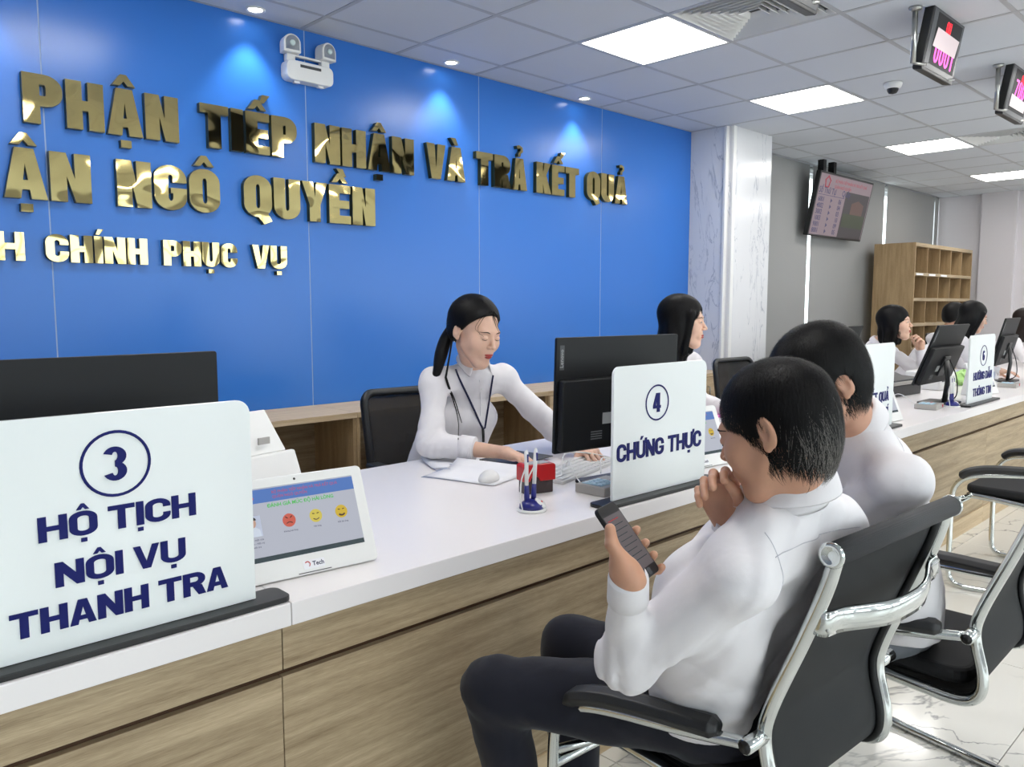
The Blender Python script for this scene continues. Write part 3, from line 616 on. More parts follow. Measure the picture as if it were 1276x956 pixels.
def tablet(x, y, rz, label, full=True):
    t = empty('rating_tablet', (x, y, TZ+.0003), rz, label, 'tablet', 'customer rating tablets on the counter')
    tl = R_(23); w, h = .345, .235
    M = frame((0, .0, .004), (1, 0, 0), (0, math.sin(tl), math.cos(tl))) @ Matrix.Translation((0, h/2, 0))
    MB().prism(rrect(w, h, .012), -.012, 0, M).build('tablet_body', WHITEP, t, bevel=.003)
    sw, sh = .288, .166; M2 = M @ Matrix.Translation((0, .012, .0004))
    s = MB().prism(rc(-sw/2, sw/2, -sh/2, sh/2), 0, .0006, M2).build('screen', SCRW, t)
    MB().prism(rc(-sw/2, sw/2, sh/2-.034, sh/2-.003), .0006, .0009, M2).build('screen_header', SCRB, s)
    MB().prism(rc(-sw/2, sw/2, -sh/2, -sh/2+.011), .0006, .0009, M2).build('screen_bar', SCRD, s)
    if full:
        small_text('ĐÁNH GIÁ MỨC ĐỘ HÀI LÒNG', .0115, SCG, s, M2 @ Matrix.Translation((-.075, .036, .0009)), bold=.0003, depth=.0002)
        small_text('BỘ PHẬN TIẾP NHẬN VÀ TRẢ KẾT QUẢ', .009, SCR, s, M2 @ Matrix.Translation((-.06, .067, .0011)), depth=.0002); small_text('QUẬN NGÔ QUYỀN', .009, SCR, s, M2 @ Matrix.Translation((-.06, .056, .0011)), depth=.0002)
        MB().tube([Vector((-.118+.011*(1+.25*math.cos(5*a))*math.cos(a), .061+.011*(1+.25*math.cos(5*a))*math.sin(a), .0012)) for a in [2*PI*k/30 for k in range(30)]], .0016, 5, closed=True, M=M2).build('screen_emblem', SCR, s)
    for k, (ex, ey) in enumerate(((-.03, -.0), (.035, -.0), (.10, -.0))):
        e = MB().prism([(ex+.0155*math.cos(2*PI*q/24), ey+.0155*math.sin(2*PI*q/24)) for q in range(24)], .0008, .0011, M2).build('emoji', EM[k], s)
        if full:
            sg = -1 if k == 0 else 1
            mb = MB()
            for sx in (-1, 1): mb.tube([(ex+sx*.008, ey+.006+(.003 if k == 0 else 0), .0014), (ex+sx*.003, ey+.005, .0014)], .0011, 5, M=M2)
            mb.tube([(ex+q*.007, ey-.006-sg*.003*(1-q*q)+(-.001 if k == 0 else 0), .0014) for q in (-1, -.5, 0, .5, 1)], .0011 if k < 2 else .0022, 5, M=M2)
            mb.build('emoji_face', EMD, s)
            small_text(('Không hài lòng', 'Hài lòng', 'Rất hài lòng')[k], .0055, SCT, s, M2 @ Matrix.Translation((ex, ey-.026, .0009)), depth=.0002, align='CENTER')
    if full:
        MB().prism(rc(-.135, -.095, -.025, .022), .0006, .0008, M2).build('id_photo', PAPERB, s)
        MB().prism([(-.132, -.025), (-.098, -.025), (-.1, -.01), (-.108, -.004), (-.122, -.004), (-.13, -.01)], .0008, .001, M2).build('id_photo_shirt', SHP, s)
        MB().prism([(-.115+.0085*math.cos(2*PI*q/16), .006+.011*math.sin(2*PI*q/16)) for q in range(16)], .001, .0012, M2).build('id_photo_face', SKP, s)
        MB().prism([(-.115+.0095*math.cos(2*PI*q/16), .012+.008*math.sin(2*PI*q/16)) for q in range(0, 9)], .0012, .0014, M2).build('id_photo_hair', HRP, s)
        for k in range(3): small_text(('Họ tên: Trần Ngọc Dũng', 'Chức danh: Hộ tịch', 'Tư pháp Nội vụ, Thanh tra')[k] if 0 else ('Cán bộ một cửa', 'Hộ tịch - Nội vụ', 'Thanh tra')[k], .006, SCT, s, M2 @ Matrix.Translation((-.115, -.034-k*.008, .0009)), depth=.0002, align='CENTER')
        lb = MB().prism(rrect(.052, .02, .003), .0002, .0008, M @ Matrix.Translation((.01, -.096, 0))).build('maker_label', PAPER, t)
        small_text('Tech', .014, SCT, t, M @ Matrix.Translation((.006, -.1, .0009)), bold=.0004, depth=.0002)
        MB().tube([Vector((-.006+.006*math.cos(a), -.095+.006*math.sin(a), .0012)) for a in [k*.5-1 for k in range(8)]], .0012, 5, M=M).build('label_emblem', RED, t)
        MB().prism(rc(-.03, .05, -.114, -.112), .0, .0005, M).build('speaker_slot', DGREY, t)
    MB().lathe([(.003, 0), (.001, .0006)], 12, M @ Matrix.Translation((0, .106, 0))).build('camera_eye', BLACKP, t)
    MB().add([(-w/2+.02, .01, .002), (w/2-.02, .01, .002), (w/2-.02, .12, .002), (-w/2+.02, .12, .002), (-w/2+.03, .088, .18), (w/2-.03, .088, .18), (w/2-.03, .094, .18), (-w/2+.03, .094, .18)], [(0, 3, 2, 1), (4, 5, 6, 7), (0, 1, 5, 4), (1, 2, 6, 5), (2, 3, 7, 6), (3, 0, 4, 7)]).build('tablet_foot', WHITEP, t, bevel=.003)
    return t
tablet(.893, 1.59, R_(-6), 'white rating tablet with three emoji faces beside the sign with number 3')
tablet(2.56, 1.62, R_(-6), 'white rating tablet peeking out behind the sign with number 4')
tablet(4.23, 1.59, R_(-6), 'white rating tablet behind the half-hidden sign past the customers')
tablet(6.05, 1.62, R_(-6), 'white rating tablet behind the sign with number 6')

# ------------------------------------------------------------ monitors
LABEL = mat('silver_label', srgb(170, 172, 172), .5); LABELD = mat('dark_grey_print', srgb(104, 106, 108), .5)
def monitor(x, y, rz, tilt, label, ztop=.51, w=.56, h=.385):
    t = empty('desktop_monitor', (x, y, TZ+.0003), rz, label, 'monitor', 'black desktop monitors on the counter')
    zc = ztop-h/2
    M = Matrix.Translation((0, 0, zc)) @ Matrix.Rotation(tilt, 4, 'X') @ frame((0, 0, 0), (1, 0, 0), (0, 0, 1))
    # local prism: x right, y up, z toward the customers (back of the monitor)
    MB().prism(rrect(w, h, .006), -.008, .004, M).build('display_panel', BLACKM, t, bevel=.002)
    MB().prism(rc(-w/2+.008, w/2-.008, -h/2+.02, h/2-.008), -.0095, -.008, M).build('screen', SCRB if 0 else emis('monitor_screen', srgb(190, 205, 225), .5, (.02, .02, .02, 1)), t)
    MB().prism(rrect(w-.016, h*.62, .01, cy=-h*.165), .004, .034, M).build('rear_housing', BLACKM, t, bevel=.006)
    MB().prism(rc(-w/2+.014, -w/2+.032, .085, .165), .004, .0046, M).build('maker_badge', DGREY, t)
    small_text('Lenovo', .02, LABEL, t, M @ Matrix.Translation((-w/2+.028, .092, .0047)) @ Matrix.Rotation(PI/2, 4, 'Z'), name='badge_lettering', depth=.0003)
    MB().prism(rc(-.10, -.045, -.10, -.062), .034, .0346, M).build('silver_sticker', LABEL, t)
    for k in range(4): MB().prism(rc(-.15, -.10, -.125-k*.008, -.121-k*.008), .034, .0345, M).build('rating_print', LABELD, t)
    MB().prism(rc(-.05, .05, -.13, -.0), .034, .045, M).build('stand_mount', BLACKP, t, bevel=.004)
    MB().tube([(0, -.03, .012), (0, -.045, .15), (0, -.03, zc-.04)], .024, 10, flat=(1.6, .5)).build('stand_neck', BLACKP, t, smooth=True)
    MB().prism(rrect(.24, .19, .02), 0, .012).build('stand_foot', BLACKP, t, bevel=.003)
    MB().tube(spline([(.05, -.03, zc-.03), (.07, -.07, .16), (.05, -.08, .05), (.09, -.02, .008), (.2, .05, .006)]), .0035, 6).build('cable', BLACKP, t, smooth=True)
    return t
monitor(.50, 1.80, 0, 0, 'black desktop monitor at the left edge, behind the sign with number 3')
monitor(2.14, 1.70, R_(-8), R_(2), 'black desktop monitor behind the sign with number 4', h=.38)
monitor(4.08, 1.85, 0, R_(18), 'black desktop monitor mostly hidden behind the second customer')
monitor(5.33, 1.70, 0, R_(20), 'black desktop monitor tilted back, left of the sign with number 6', ztop=.50)
monitor(7.22, 1.84, R_(4), R_(14), 'black desktop monitor cut off by the right edge of the picture')

# ------------------------------------------------------------ desk things
# document scanner
sc = empty('document_scanner', (1.085, 2.24, TZ+.0003), R_(12), 'white sheet-feed document scanner on the worktop behind the tablet', 'scanner')
MB().prism([(-.09, 0), (.075, 0), (.08, .02), (-.02, .165), (-.055, .175), (-.10, .06)], -.10, .10, frame((0, 0, 0), (0, 1, 0), (0, 0, 1))).build('scanner_body', WHITEP, sc, bevel=.008)
MB().prism([(-.005, .15), (.0, .16), (.075, .285), (.066, .288), (-.03, .17)], -.085, .085, frame((0, 0, 0), (0, 1, 0), (0, 0, 1))).build('paper_tray', WHITEP, sc, bevel=.003)
MB().tube([(.101, .05, .055), (.101, -.03, .155)], .002, 6).build('case_seam', BLACKP, sc); bx('tray_grip', GREYP, (-.02, .02, -.036, -.03, .2, .22), sc)
bx('output_tray', WHITEP, (-.085, .085, -.17, -.08, .002, .012), sc, .003)
# pen holder with two corded pens
def penholder(x, y, rz, label):
    t = empty('pen_stand', (x, y, TZ+.0003), rz, label, 'pen stand', 'corded pen stands')
    MB().lathe([(.044, 0), (.046, .004), (.042, .008), (.001, .009)], 28).build('stand_base', WHITEP, t, smooth=True)
    MB().lathe([(.038, .008), (.036, .02), (.02, .032), (.001, .034)], 24).build('stand_dome', NAVYP, t, smooth=True)
    b = MB().lathe([(.021, 0), (.02, .005), (.001, .009)], 20, Matrix.Translation((.018, -.018, .022)) @ Matrix.Rotation(R_(38), 4, 'X') @ Matrix.Rotation(R_(16), 4, 'Y')).build('oval_badge', WHITEP, t, smooth=True)
    MB().lathe([(.005, .008), (.001, .0105)], 8, Matrix.Translation((.018, -.018, .022)) @ Matrix.Rotation(R_(38), 4, 'X') @ Matrix.Rotation(R_(16), 4, 'Y')).build('badge_dot', RED, b)
    for k, (px, tx) in enumerate(((-.016, .003), (.012, .016))):
        p0 = Vector((px, .004, .03)); p1 = Vector((px+tx, .01, .185)); d = p1-p0
        pen = MB().tube([p0+d*.30, p0+d*.6, p0+d*.95, p1], [.0062, .0062, .0066, .003], 12).build('pen', WHITEP, t, smooth=True)
        MB().tube([p0, p0+d*.1, p0+d*.31], [.008, .0085, .0064], 12).build('pen_grip', NAVYP, pen, smooth=True)
        q = p0+d*.84; MB().tube([q+Vector((-.0, -.0055, -.012)), q+Vector((0, -.0055, .012))], .003, 8).build('pen_clip', NAVYP, pen)
        MB().tube(spline([p0+d*.62+Vector((0, .006, 0)), p0+Vector((-.012, .012, .06)), p0+Vector((-.026, .0, .01)), Vector((-.038, .0, .008))]), .0022, 6).build('coil_cord', WHITEP, pen, smooth=True)
penholder(1.663, 1.645, 0, 'white and blue stand holding two upright pens beside the red stamp'); penholder(5.20, 1.585, 0, 'white and blue pen stand left of the sign with number 6')
# red self-inking stamp
st = empty('ink_stamp', (1.84, 1.80, TZ+.0003), R_(-16), 'red self-inking stamp with a dark foot behind the pen stand', 'stamp')
bx('stamp_foot', mat('smoky_plastic', srgb(62, 50, 50), .25), (-.052, .052, -.024, .024, 0, .055), st, .003)
MB().prism([(-.058, .042), (-.038, .042), (-.032, .055), (-.02, .062), (-.006, .055), (0, .042), (.058, .042), (.058, .092), (.05, .098), (-.05, .098), (-.058, .092)], -.03, .03, frame((0, 0, 0), (1, 0, 0), (0, 0, 1))).build('stamp_cap', RED, st, bevel=.003)
bx('label_window', LABEL, (-.04, .04, -.02, .02, .098, .0995), st)
# fee card reader box
def cardbox(x, y, rz, label):
    t = empty('card_reader', (x, y, TZ+.0003), rz, label, 'card reader', 'grey keypad boxes with cords')
    bx('reader_case', GREYP, (-.085, .085, -.06, .06, 0, .03), t, .004)
    k_ = bx('keypad', mat('pale_blue_keypad', srgb(150, 185, 205), .4), (-.07, .02, -.035, .045, .03, .032), t, .001)
    for i in range(4):
        for j in range(3): MB().lathe([(.008, 0), (.007, .003), (.001, .0035)], 10, Matrix.Translation((-.033+i*.021, -.026+j*.026, .001))).build('key', mat('light_key', srgb(190, 215, 228), .35) if (i, j) == (0, 0) else bpy.data.materials['light_key'], k_)
    bx('red_stripe', RED, (.03, .08, -.005, .005, .03, .0308), t); bx('rocker_switch', RED, (.045, .062, -.0625, -.0595, .008, .024), t)
    MB().tube(spline([(-.05, .06, .02), (-.04, .1, .05), (.03, .18, .07), (.1, .25, .03)]), .0022, 6).build('cord', WHITEP, t, smooth=True)
cardbox(2.02, 1.655, R_(3), 'grey keypad box with a red switch in front of the keyboard'); cardbox(5.02, 1.655, R_(5), 'grey keypad box beside the far pen stand'); cardbox(6.75, 1.68, R_(5), 'grey keypad box right of the sign with number 6')
# keyboard
def keyboard(x, y, rz, label, m=WHITEP):
    t = empty('keyboard', (x, y, TZ+.0003), rz, label, 'keyboard', 'keyboards')
    MB().prism([(-.07, 0), (.07, 0), (.07, .024), (-.07, .012)], -.22, .22, frame((0, 0, 0), (0, 1, 0), (0, 0, 1))).build('keyboard_case', m, t, bevel=.002)
    k0 = None; M = Matrix.Translation((0, 0, .0185)) @ Matrix.Rotation(R_(4.9), 4, 'X')
    for r in range(5):
        for c in range(15):
            p = M @ Vector((-.2+c*.0285, -.052+r*.026, 0))
            if k0 is None: k0 = MB().add([(-.012, -.011, 0), (.012, -.011, 0), (.012, .011, 0), (-.012, .011, 0), (-.011, -.010, .003), (.011, -.010, .003), (.011, .010, .003), (-.011, .010, .003)], [(4, 5, 6, 7), (0, 1, 5, 4), (1, 2, 6, 5), (2, 3, 7, 6), (3, 0, 4, 7)]).build('key', m, t); o = k0
            else: o = k0.copy(); COL.objects.link(o)
            o.location = p
keyboard(2.18, 1.93, R_(14), 'white keyboard under the hands of the woman with the ponytail')
# mouse, papers
ms = MB(); 
for k in range(9):
    pass
def papers(x, y, z, rz, n, label, w=.21, l=.297, m=PAPER, name='paper_stack', curl=.0):
    t = empty(name, (x, y, z), rz, label, 'papers')
    for k in range(n):
        a = random.uniform(-.12, .12); dx, dy = random.uniform(-.012, .012), random.uniform(-.012, .012); mb = MB(); rows = []
        for i in range(7):
            rows.append([Matrix.Rotation(a, 3, 'Z') @ Vector((-w/2+w*j/6+dx, -l/2+l*i/6+dy, k*.0016+.0008+curl*max(0, (j/6-.6))**2*(.3+k/n)+.0004*math.sin(i*1.7+k))) for j in range(7)])
        mb.grid(rows).build('sheet', m if k % 3 else PAPERB, t, thick=.0006, smooth=True)
    return t
papers(1.99, 2.33, TZ+.0005, R_(70), 6, 'loose white sheets under the right hand of the woman with the ponytail', curl=.15)
papers(1.86, 2.13, TZ+.0005, R_(20), 3, 'curled white sheets left of the red stamp', curl=.2)
fo = bx('folder', DGREY, (2.03-.0, 2.03+.24, 2.12, 2.30, TZ+.012, TZ+.016)); fo.rotation_euler = (0, 0, R_(8)); tag(fo, 'thin dark folder under the papers in front of the woman with the ponytail', 'folder')
mo = MB().lathe([(.034, 0), (.035, .008), (.03, .02), (.018, .031), (.001, .034)], 24, Matrix.Diagonal((1, 1.6, 1, 1))).build('computer_mouse', WHITEP, smooth=True)
mo.location = (1.83, 2.02, TZ+.006); mo.rotation_euler = (0, 0, R_(-60)); tag(mo, 'white computer mouse on loose sheets behind the red stamp', 'mouse')
cb = MB().tube(spline([(2.02, 1.85, TZ+.01), (2.12, 1.93, TZ+.07), (2.28, 1.98, TZ+.05), (2.36, 1.90, TZ+.03), (2.2, 1.82, TZ+.06), (2.1, 1.74, TZ+.034)]), .0025, 8).build('cable', WHITEP, smooth=True); tag(cb, 'thin white cable looping over the keyboard beside the monitor', 'cable')
pn = empty('pink_notepad', (3.80, 2.22, TZ+.0005), R_(20), 'pink notepad by the hand of the long-haired woman', 'notepad')
bx('pad_cover', mat('pink_card', srgb(226, 110, 200), .5), (-.07, .07, -.1, .1, .012, .02), pn); bx('pad_sheets', PAPER, (-.068, .068, -.098, .098, 0, .012), pn)
pb = empty('purple_folder', (2.80, 2.42, TZ+.0005), R_(0), 'folder with a purple and red edge behind the monitor with the badge', 'folder')
bx('folder_sheets', mat('lilac_paper', srgb(170, 160, 205), .5), (-.14, .14, -.07, .07, .02, .05), pb); bx('folder_cover', mat('wine_card', srgb(140, 30, 60), .5), (-.145, .145, -.072, .072, 0, .02), pb)
# printer near station 6
pr = empty('desk_printer', (5.62, 2.12, TZ+.0005), R_(-4), 'black and grey desk printer left of the far tilted monitor', 'printer')
bx('printer_body', BLACKP, (-.21, .21, -.13, .13, 0, .075), pr, .006); bx('printer_deck', GREYP, (-.21, .21, -.14, .13, .076, .10), pr, .005)
MB().prism([(-.13, .10), (.0, .10), (.13, .16), (.13, .17), (-.0, .12), (-.13, .112)], -.2, .2, frame((0, 0, 0), (0, 1, 0), (0, 0, 1))).build('printer_lid', DGREY, pr, bevel=.003)
pb2 = empty('pin_printer', (6.25, 2.06, TZ+.0005), 0, 'white boxy printer in front of the woman resting her chin on her hand', 'printer')
bx('printer_body', WHITEP, (-.17, .17, -.12, .12, 0, .13), pb2, .012); bx('paper_slot', DGREY, (-.13, .13, -.123, -.119, .06, .08), pb2)
papers(7.15, 2.02, TZ+.0005, R_(15), 7, 'pile of sheets right of the sign with number 6', curl=.3); papers(7.6, 2.22, TZ+.0005, R_(70), 5, 'loose sheets farther along the counter at the right edge', curl=.2)
GREEN = mat('pale_green_film', srgb(176, 216, 138), .45)
gb = MB(); rows = []
for i in range(13):
    th = PI*i/12; rows.append([(.09*math.sin(th)*math.cos(ph)*(1+.25*math.sin(5*ph+i)), .07*math.sin(th)*math.sin(ph)*(1+.25*math.cos(4*ph+2*i)), .055-.055*math.cos(th)*(1+.15*math.sin(3*ph))) for ph in [2*PI*k/20 for k in range(21)]])
g_ = gb.grid(rows).build('plastic_bag', GREEN, smooth=False); g_.location = (6.62, 1.95, TZ+.006); tag(g_, 'crumpled pale green plastic bag right of the sign with number 6', 'bag')
# ============================================================ CHAIRS
def visitor_chair(x, y, rz, label):
    t = empty('visitor_chair', (x, y, 0), rz, label, 'chair', 'chrome-framed visitor chairs')
    W2 = .226
    prof = spline([(-.280, .970), (-.262, .90), (-.225, .80), (-.170, .66), (-.158, .59), (-.178, .50), (-.172, .445), (-.13, .42), (-.03, .425), (.12, .437), (.23, .44)], 5)
    prof = [(p[0], p[1]) for p in [(q.x, q.y) for q in [Vector((a[0], a[1], 0)) for a in prof]]]
    for s in (-1, 1):
        MB().tube([(s*W2, a, b) for a, b in prof], .0135, 12).build('frame_tube', CHROME, t, smooth=True)
        MB().tube([(s*(W2-.018), a+.006, b+.002) for a, b in prof[2:]], .009, 8).build('edge_piping', BLACKM, t, smooth=True)
        # armrest loop down to the floor and sled runner
        arm = spline([(-.156, .600), (-.03, .585), (.13, .570), (.21, .548), (.255, .50), (.268, .43), (.268, .25), (.266, .09), (.252, .035), (.20, .0135), (.0, .0135), (-.16, .0135), (-.24, .0135)], 6)
        MB().tube([(s*(W2+.045+.075*min(1, max(0, (p[0]+.15)/.35))), p[0], p[1]) for p in arm], .0125, 12).build('arm_tube', CHROME, t, smooth=True)
        MB().tube([(s*(W2-.004), -.156, .600), (s*(W2+.06), -.156, .600)], .0145, 12).build('arm_joint', CHROME, t, smooth=True)
        MB().tube([(s*(W2+.0602), -.156, .600), (s*(W2+.063), -.156, .600)], .012, 12).build('joint_cap', BLACKP, t, smooth=True)
        padp = spline([(-.10, .610), (-.03, .607), (.06, .603), (.14, .595), (.20, .577), (.235, .549)], 5); n = len(padp)
        MB().tube([(s*(W2+.045+.075*min(1, max(0, (p[0]+.15)/.35))), p[0], p[1]) for p in padp], [.6*.029 if i in (0, n-1) else .029 for i in range(n)], 8, flat=(1.0, .72)).build('arm_pad', RUBBER, t, bevel=.003)
        MB().tube([(s*(W2+.01), .22, .44), (s*(W2+.117), .266, .43)], .010, 8).build('seat_bracket', CHROME, t, smooth=True)
        MB().lathe([(.0215, -.003), (.0225, .0), (.0215, .004), (.015, .006), (.013, .003), (.001, .004)], 20, Matrix.Translation((s*(W2+.02), -.280, .970)) @ Matrix.Rotation(s*PI/2, 4, 'Y')).build('bar_cap', CHROME, t, smooth=True)
    MB().tube([(-(W2+.045), -.24, .0135), (W2+.045, -.24, .0135)], .0125, 12).build('rear_crossbar', CHROME, t, smooth=True)
    MB().tube([(-(W2+.117), .266, .40), (W2+.117, .266, .40)], .011, 12).build('front_crossbar', CHROME, t, smooth=True)
    MB().tube([(-(W2+.02), -.280, .970), (W2+.02, -.280, .970)], .0205, 20).build('head_roll', RIB, t, smooth=True)
    # mesh sling: back and seat
    rows = []
    for (a, b) in prof[:]:
        rows.append([((j/10*2-1)*(W2-.012), a+.012-.0*(1-(j/10*2-1)**2), b+.004) for j in range(11)])
    MB().grid(rows).build('mesh_sling', MESHB, t, smooth=True, thick=.004)
    # seat pad
    MB().prism(rrect(.415, .40, .05, cy=.055), .445, .487).build('seat_pad', FABB, t, bevel=.014, seg=3)
    # chrome band behind the back
    pth = [(-W2-.002, -.238, .845), (-W2+.0, -.262, .845), (-W2+.05, -.268, .843), (-.08, -.300, .838), (0, -.306, .836), (.08, -.300, .838), (W2-.05, -.268, .843), (W2, -.262, .845), (W2+.002, -.238, .845)]
    pth = spline(pth, 4); rows = [[(p.x, p.y-e, p.z+h) for p in pth] for e, h in ((0, -.024), (.003, -.012), (.006, .0), (.005, .012), (0, .02))]
    MB().grid(rows).build('chrome_band', CHROME, t, smooth=True, thick=.006)
    for s in (-1, 1):
        for dz in (-.012, .012): MB().lathe([(.004, 0), (.003, .002), (.001, .003)], 8, Matrix.Translation((s*W2, -.268, .845+dz)) @ Matrix.Rotation(PI/2, 4, 'X')).build('screw', STEEL, t)
    return t
def ribmat():
    m = mat('ribbed_black_fabric', srgb(50, 51, 54), .7); v = coords(m); w = nd(m, 'ShaderNodeTexWave'); w.bands_direction = 'Z'; w.inputs['Scale'].default_value = 130; lk(m, v, w.inputs['Vector']); bump(m, w.outputs['Fac'], .5, .001); return m
RIB = ribmat()
visitor_chair(1.512, .815, R_(-3), 'chrome-framed black mesh visitor chair nearest the camera, under the man with the phone')
visitor_chair(2.285, .712, R_(1), 'chrome-framed black mesh visitor chair under the second customer, cut by the right edge')
visitor_chair(4.51, .98, R_(0), 'empty chrome-framed black visitor chair pushed toward the counter at the right')

def office_chair(x, y, rz, label, ztop=1.0):
    t = empty('office_chair', (x, y, 0), rz, label, 'office chair', 'black mesh office chairs of the staff')   # sits facing -Y: back panel at +y
    dz = ztop-1.035; w, h = .44, .50
    fr = []
    for (a, b) in rrect(w, h, .05, 5): fr.append(Vector((a*(1-.10*(-b/h)), .24+.04*math.cos(a/w*PI)-.0+.06*(b/h+.5), .75+b+dz)))
    MB().tube(fr, .019, 10, closed=True, flat=(1.0, 1.0)).build('back_frame', BLACKP, t, smooth=True)
    rows = []
    for i in range(9):
        b = -h/2+h*i/8; rows.append([((-w/2+w*j/8)*(1-.10*(-b/h))*.97, .24+.04*math.cos((-w/2+w*j/8)/w*PI)+.06*(b/h+.5), .75+b+dz) for j in range(9)])
    MB().grid(rows).build('back_mesh', MESHO, t, smooth=True, thick=.003)
    bx('lumbar_bar', BLACKP, (-.2, .2, .27, .30, .60+dz, .635+dz), t, .008)
    MB().tube(spline([(0, .30, .62+dz), (0, .31, .50), (0, .22, .42), (0, .05, .40)]), .022, 8, flat=(1.8, .6)).build('back_stem', BLACKP, t, smooth=True)
    MB().prism(rrect(.47, .46, .07), .43, .50).build('seat', FABB, t, bevel=.02, seg=3)
    for s in (-1, 1): MB().tube(spline([(s*.2, .0, .42), (s*.27, .02, .45), (s*.28, .04, .58), (s*.28, .0, .655)]), .014, 8).build('arm_post', BLACKP, t, smooth=True); bx('arm_pad', RUBBER, (s*.28-.035, s*.28+.035, -.12, .13, .655, .68), t, .01)
    MB().tube([(0, 0, .09), (0, 0, .42)], .025, 12).build('gas_column', BLACKP, t, smooth=True)
    for k in range(5):
        a = 2*PI*k/5; MB().tube([(0, 0, .10), (.28*math.cos(a), .28*math.sin(a), .07)], [.024, .014], 8).build('base_arm', BLACKP, t, smooth=True)
        MB().lathe([(.025, -.01), (.027, 0), (.025, .01)], 12, Matrix.Translation((.28*math.cos(a), .28*math.sin(a), .028)) @ Matrix.Rotation(PI/2, 4, 'X')).build('castor', BLACKP, t, smooth=True)
    return t
office_chair(2.22, 2.77, R_(-6), 'black mesh office chair behind the woman with the ponytail')
office_chair(5.20, 2.78, R_(-4), 'empty black mesh office chair behind the counter near the marble column')
office_chair(3.80, 2.78, R_(10), 'black mesh office chair of the long-haired woman')
office_chair(6.35, 2.86, R_(0), 'black mesh office chair of the woman resting her chin on her hand', .98)
office_chair(7.62, 2.82, R_(30), 'black mesh office chair of the woman at the far monitor')
office_chair(9.3, 2.75, R_(0), 'black office chair with a wide back at the far right of the counter', 1.08)
# ============================================================ SURFACE NETS OVER SMOOTH DISTANCE FIELDS
def sn(f, lo, hi, h):
    """continuous surface of the field f (negative inside) inside the box lo..hi"""
    ax = [np.arange(lo[i], hi[i]+h, h, dtype=np.float32) for i in range(3)]
    nx, ny, nz = map(len, ax); G = np.stack(np.meshgrid(*ax, indexing='ij'), -1).reshape(-1, 3)
    V = f(G).reshape(nx, ny, nz); ins = V < 0
    acc = np.zeros((nx-1, ny-1, nz-1, 3), np.float32); cnt = np.zeros((nx-1, ny-1, nz-1), np.float32)
    for a in range(3):
        sl0 = [slice(None)]*3; sl1 = [slice(None)]*3; sl0[a] = slice(0, -1); sl1[a] = slice(1, None)
        v0, v1 = V[tuple(sl0)], V[tuple(sl1)]; cr = (v0 < 0) != (v1 < 0)
        t = np.where(cr, v0/np.where(cr, v0-v1, 1), 0)
        o = [b for b in range(3) if b != a]
        for d0 in (0, 1):
            for d1 in (0, 1):
                s = [None]*3; s[a] = slice(0, None); s[o[0]] = slice(d0, V.shape[o[0]]-1+d0); s[o[1]] = slice(d1, V.shape[o[1]]-1+d1)
                c = cr[tuple(s)]; tt = t[tuple(s)]; cnt += c; off = [0.0]*3
                acc[..., a] += np.where(c, tt, 0); acc[..., o[0]] += c*d0; acc[..., o[1]] += c*d1
    m = cnt > 0; idx = np.full(m.shape, -1, np.int64); idx[m] = np.arange(m.sum())
    ijk = np.argwhere(m); P = (ijk+acc[m]/cnt[m][:, None])*h+np.array(lo)
    F = []
    for a in range(3):
        sl0 = [slice(None)]*3; sl1 = [slice(None)]*3; sl0[a] = slice(0, -1); sl1[a] = slice(1, None)
        i0, i1 = ins[tuple(sl0)], ins[tuple(sl1)]; E = np.argwhere(i0 != i1); o = [b for b in range(3) if b != a]
        E = E[(E[:, o[0]] > 0) & (E[:, o[1]] > 0) & (E[:, o[0]] < V.shape[o[0]]-1) & (E[:, o[1]] < V.shape[o[1]]-1)]
        if not len(E): continue
        q = []
        for d in ((1, 1), (0, 1), (0, 0), (1, 0)):
            e = E.copy(); e[:, o[0]] -= d[0]; e[:, o[1]] -= d[1]; q.append(idx[e[:, 0], e[:, 1], e[:, 2]])
        q = np.stack(q, 1); s = i0[E[:, 0], E[:, 1], E[:, 2]]
        if a == 1: s = ~s
        q[~s] = q[~s][:, ::-1]; F.append(q)
    F = np.concatenate(F) if F else np.zeros((0, 4), int)
    return P, F[(F >= 0).all(1)]
def _n(v): v = np.asarray(v, float); return v/np.linalg.norm(v)
def cap_(P, a, b, ra, rb):
    a = np.asarray(a, np.float32); b = np.asarray(b, np.float32); ab = b-a; t = np.clip((P-a) @ ab/max(ab @ ab, 1e-9), 0, 1)
    return np.linalg.norm(P-a-t[:, None]*ab, axis=1)-(ra+(rb-ra)*t)
def ell_(P, c, r, B=None):
    q = P-np.asarray(c, np.float32)
    if B is not None: q = q @ np.asarray(B, np.float32).T
    r = np.asarray(r, np.float32); k0 = np.linalg.norm(q/r, axis=1); k1 = np.linalg.norm(q/r**2, axis=1)
    return k0*(k0-1)/np.maximum(k1, 1e-6)
def smin(a, b, k):
    h = np.clip(.5+.5*(b-a)/k, 0, 1); return b*(1-h)+a*h-k*h*(1-h)
def smax(a, b, k): return -smin(-a, -b, k)
def U(P, prims, k=.02):
    d = None
    for p in prims:
        kk = p[-1] if p[0].endswith('k') else k
        if p[0][0] == 'c': e = cap_(P, *p[1:5])
        elif p[0][0] == 'e': e = ell_(P, p[1], p[2], p[3] if len(p) > 3 and p[3] is not None and not isinstance(p[3], float) else None)
        d = e if d is None else smin(d, e, kk)
    return d
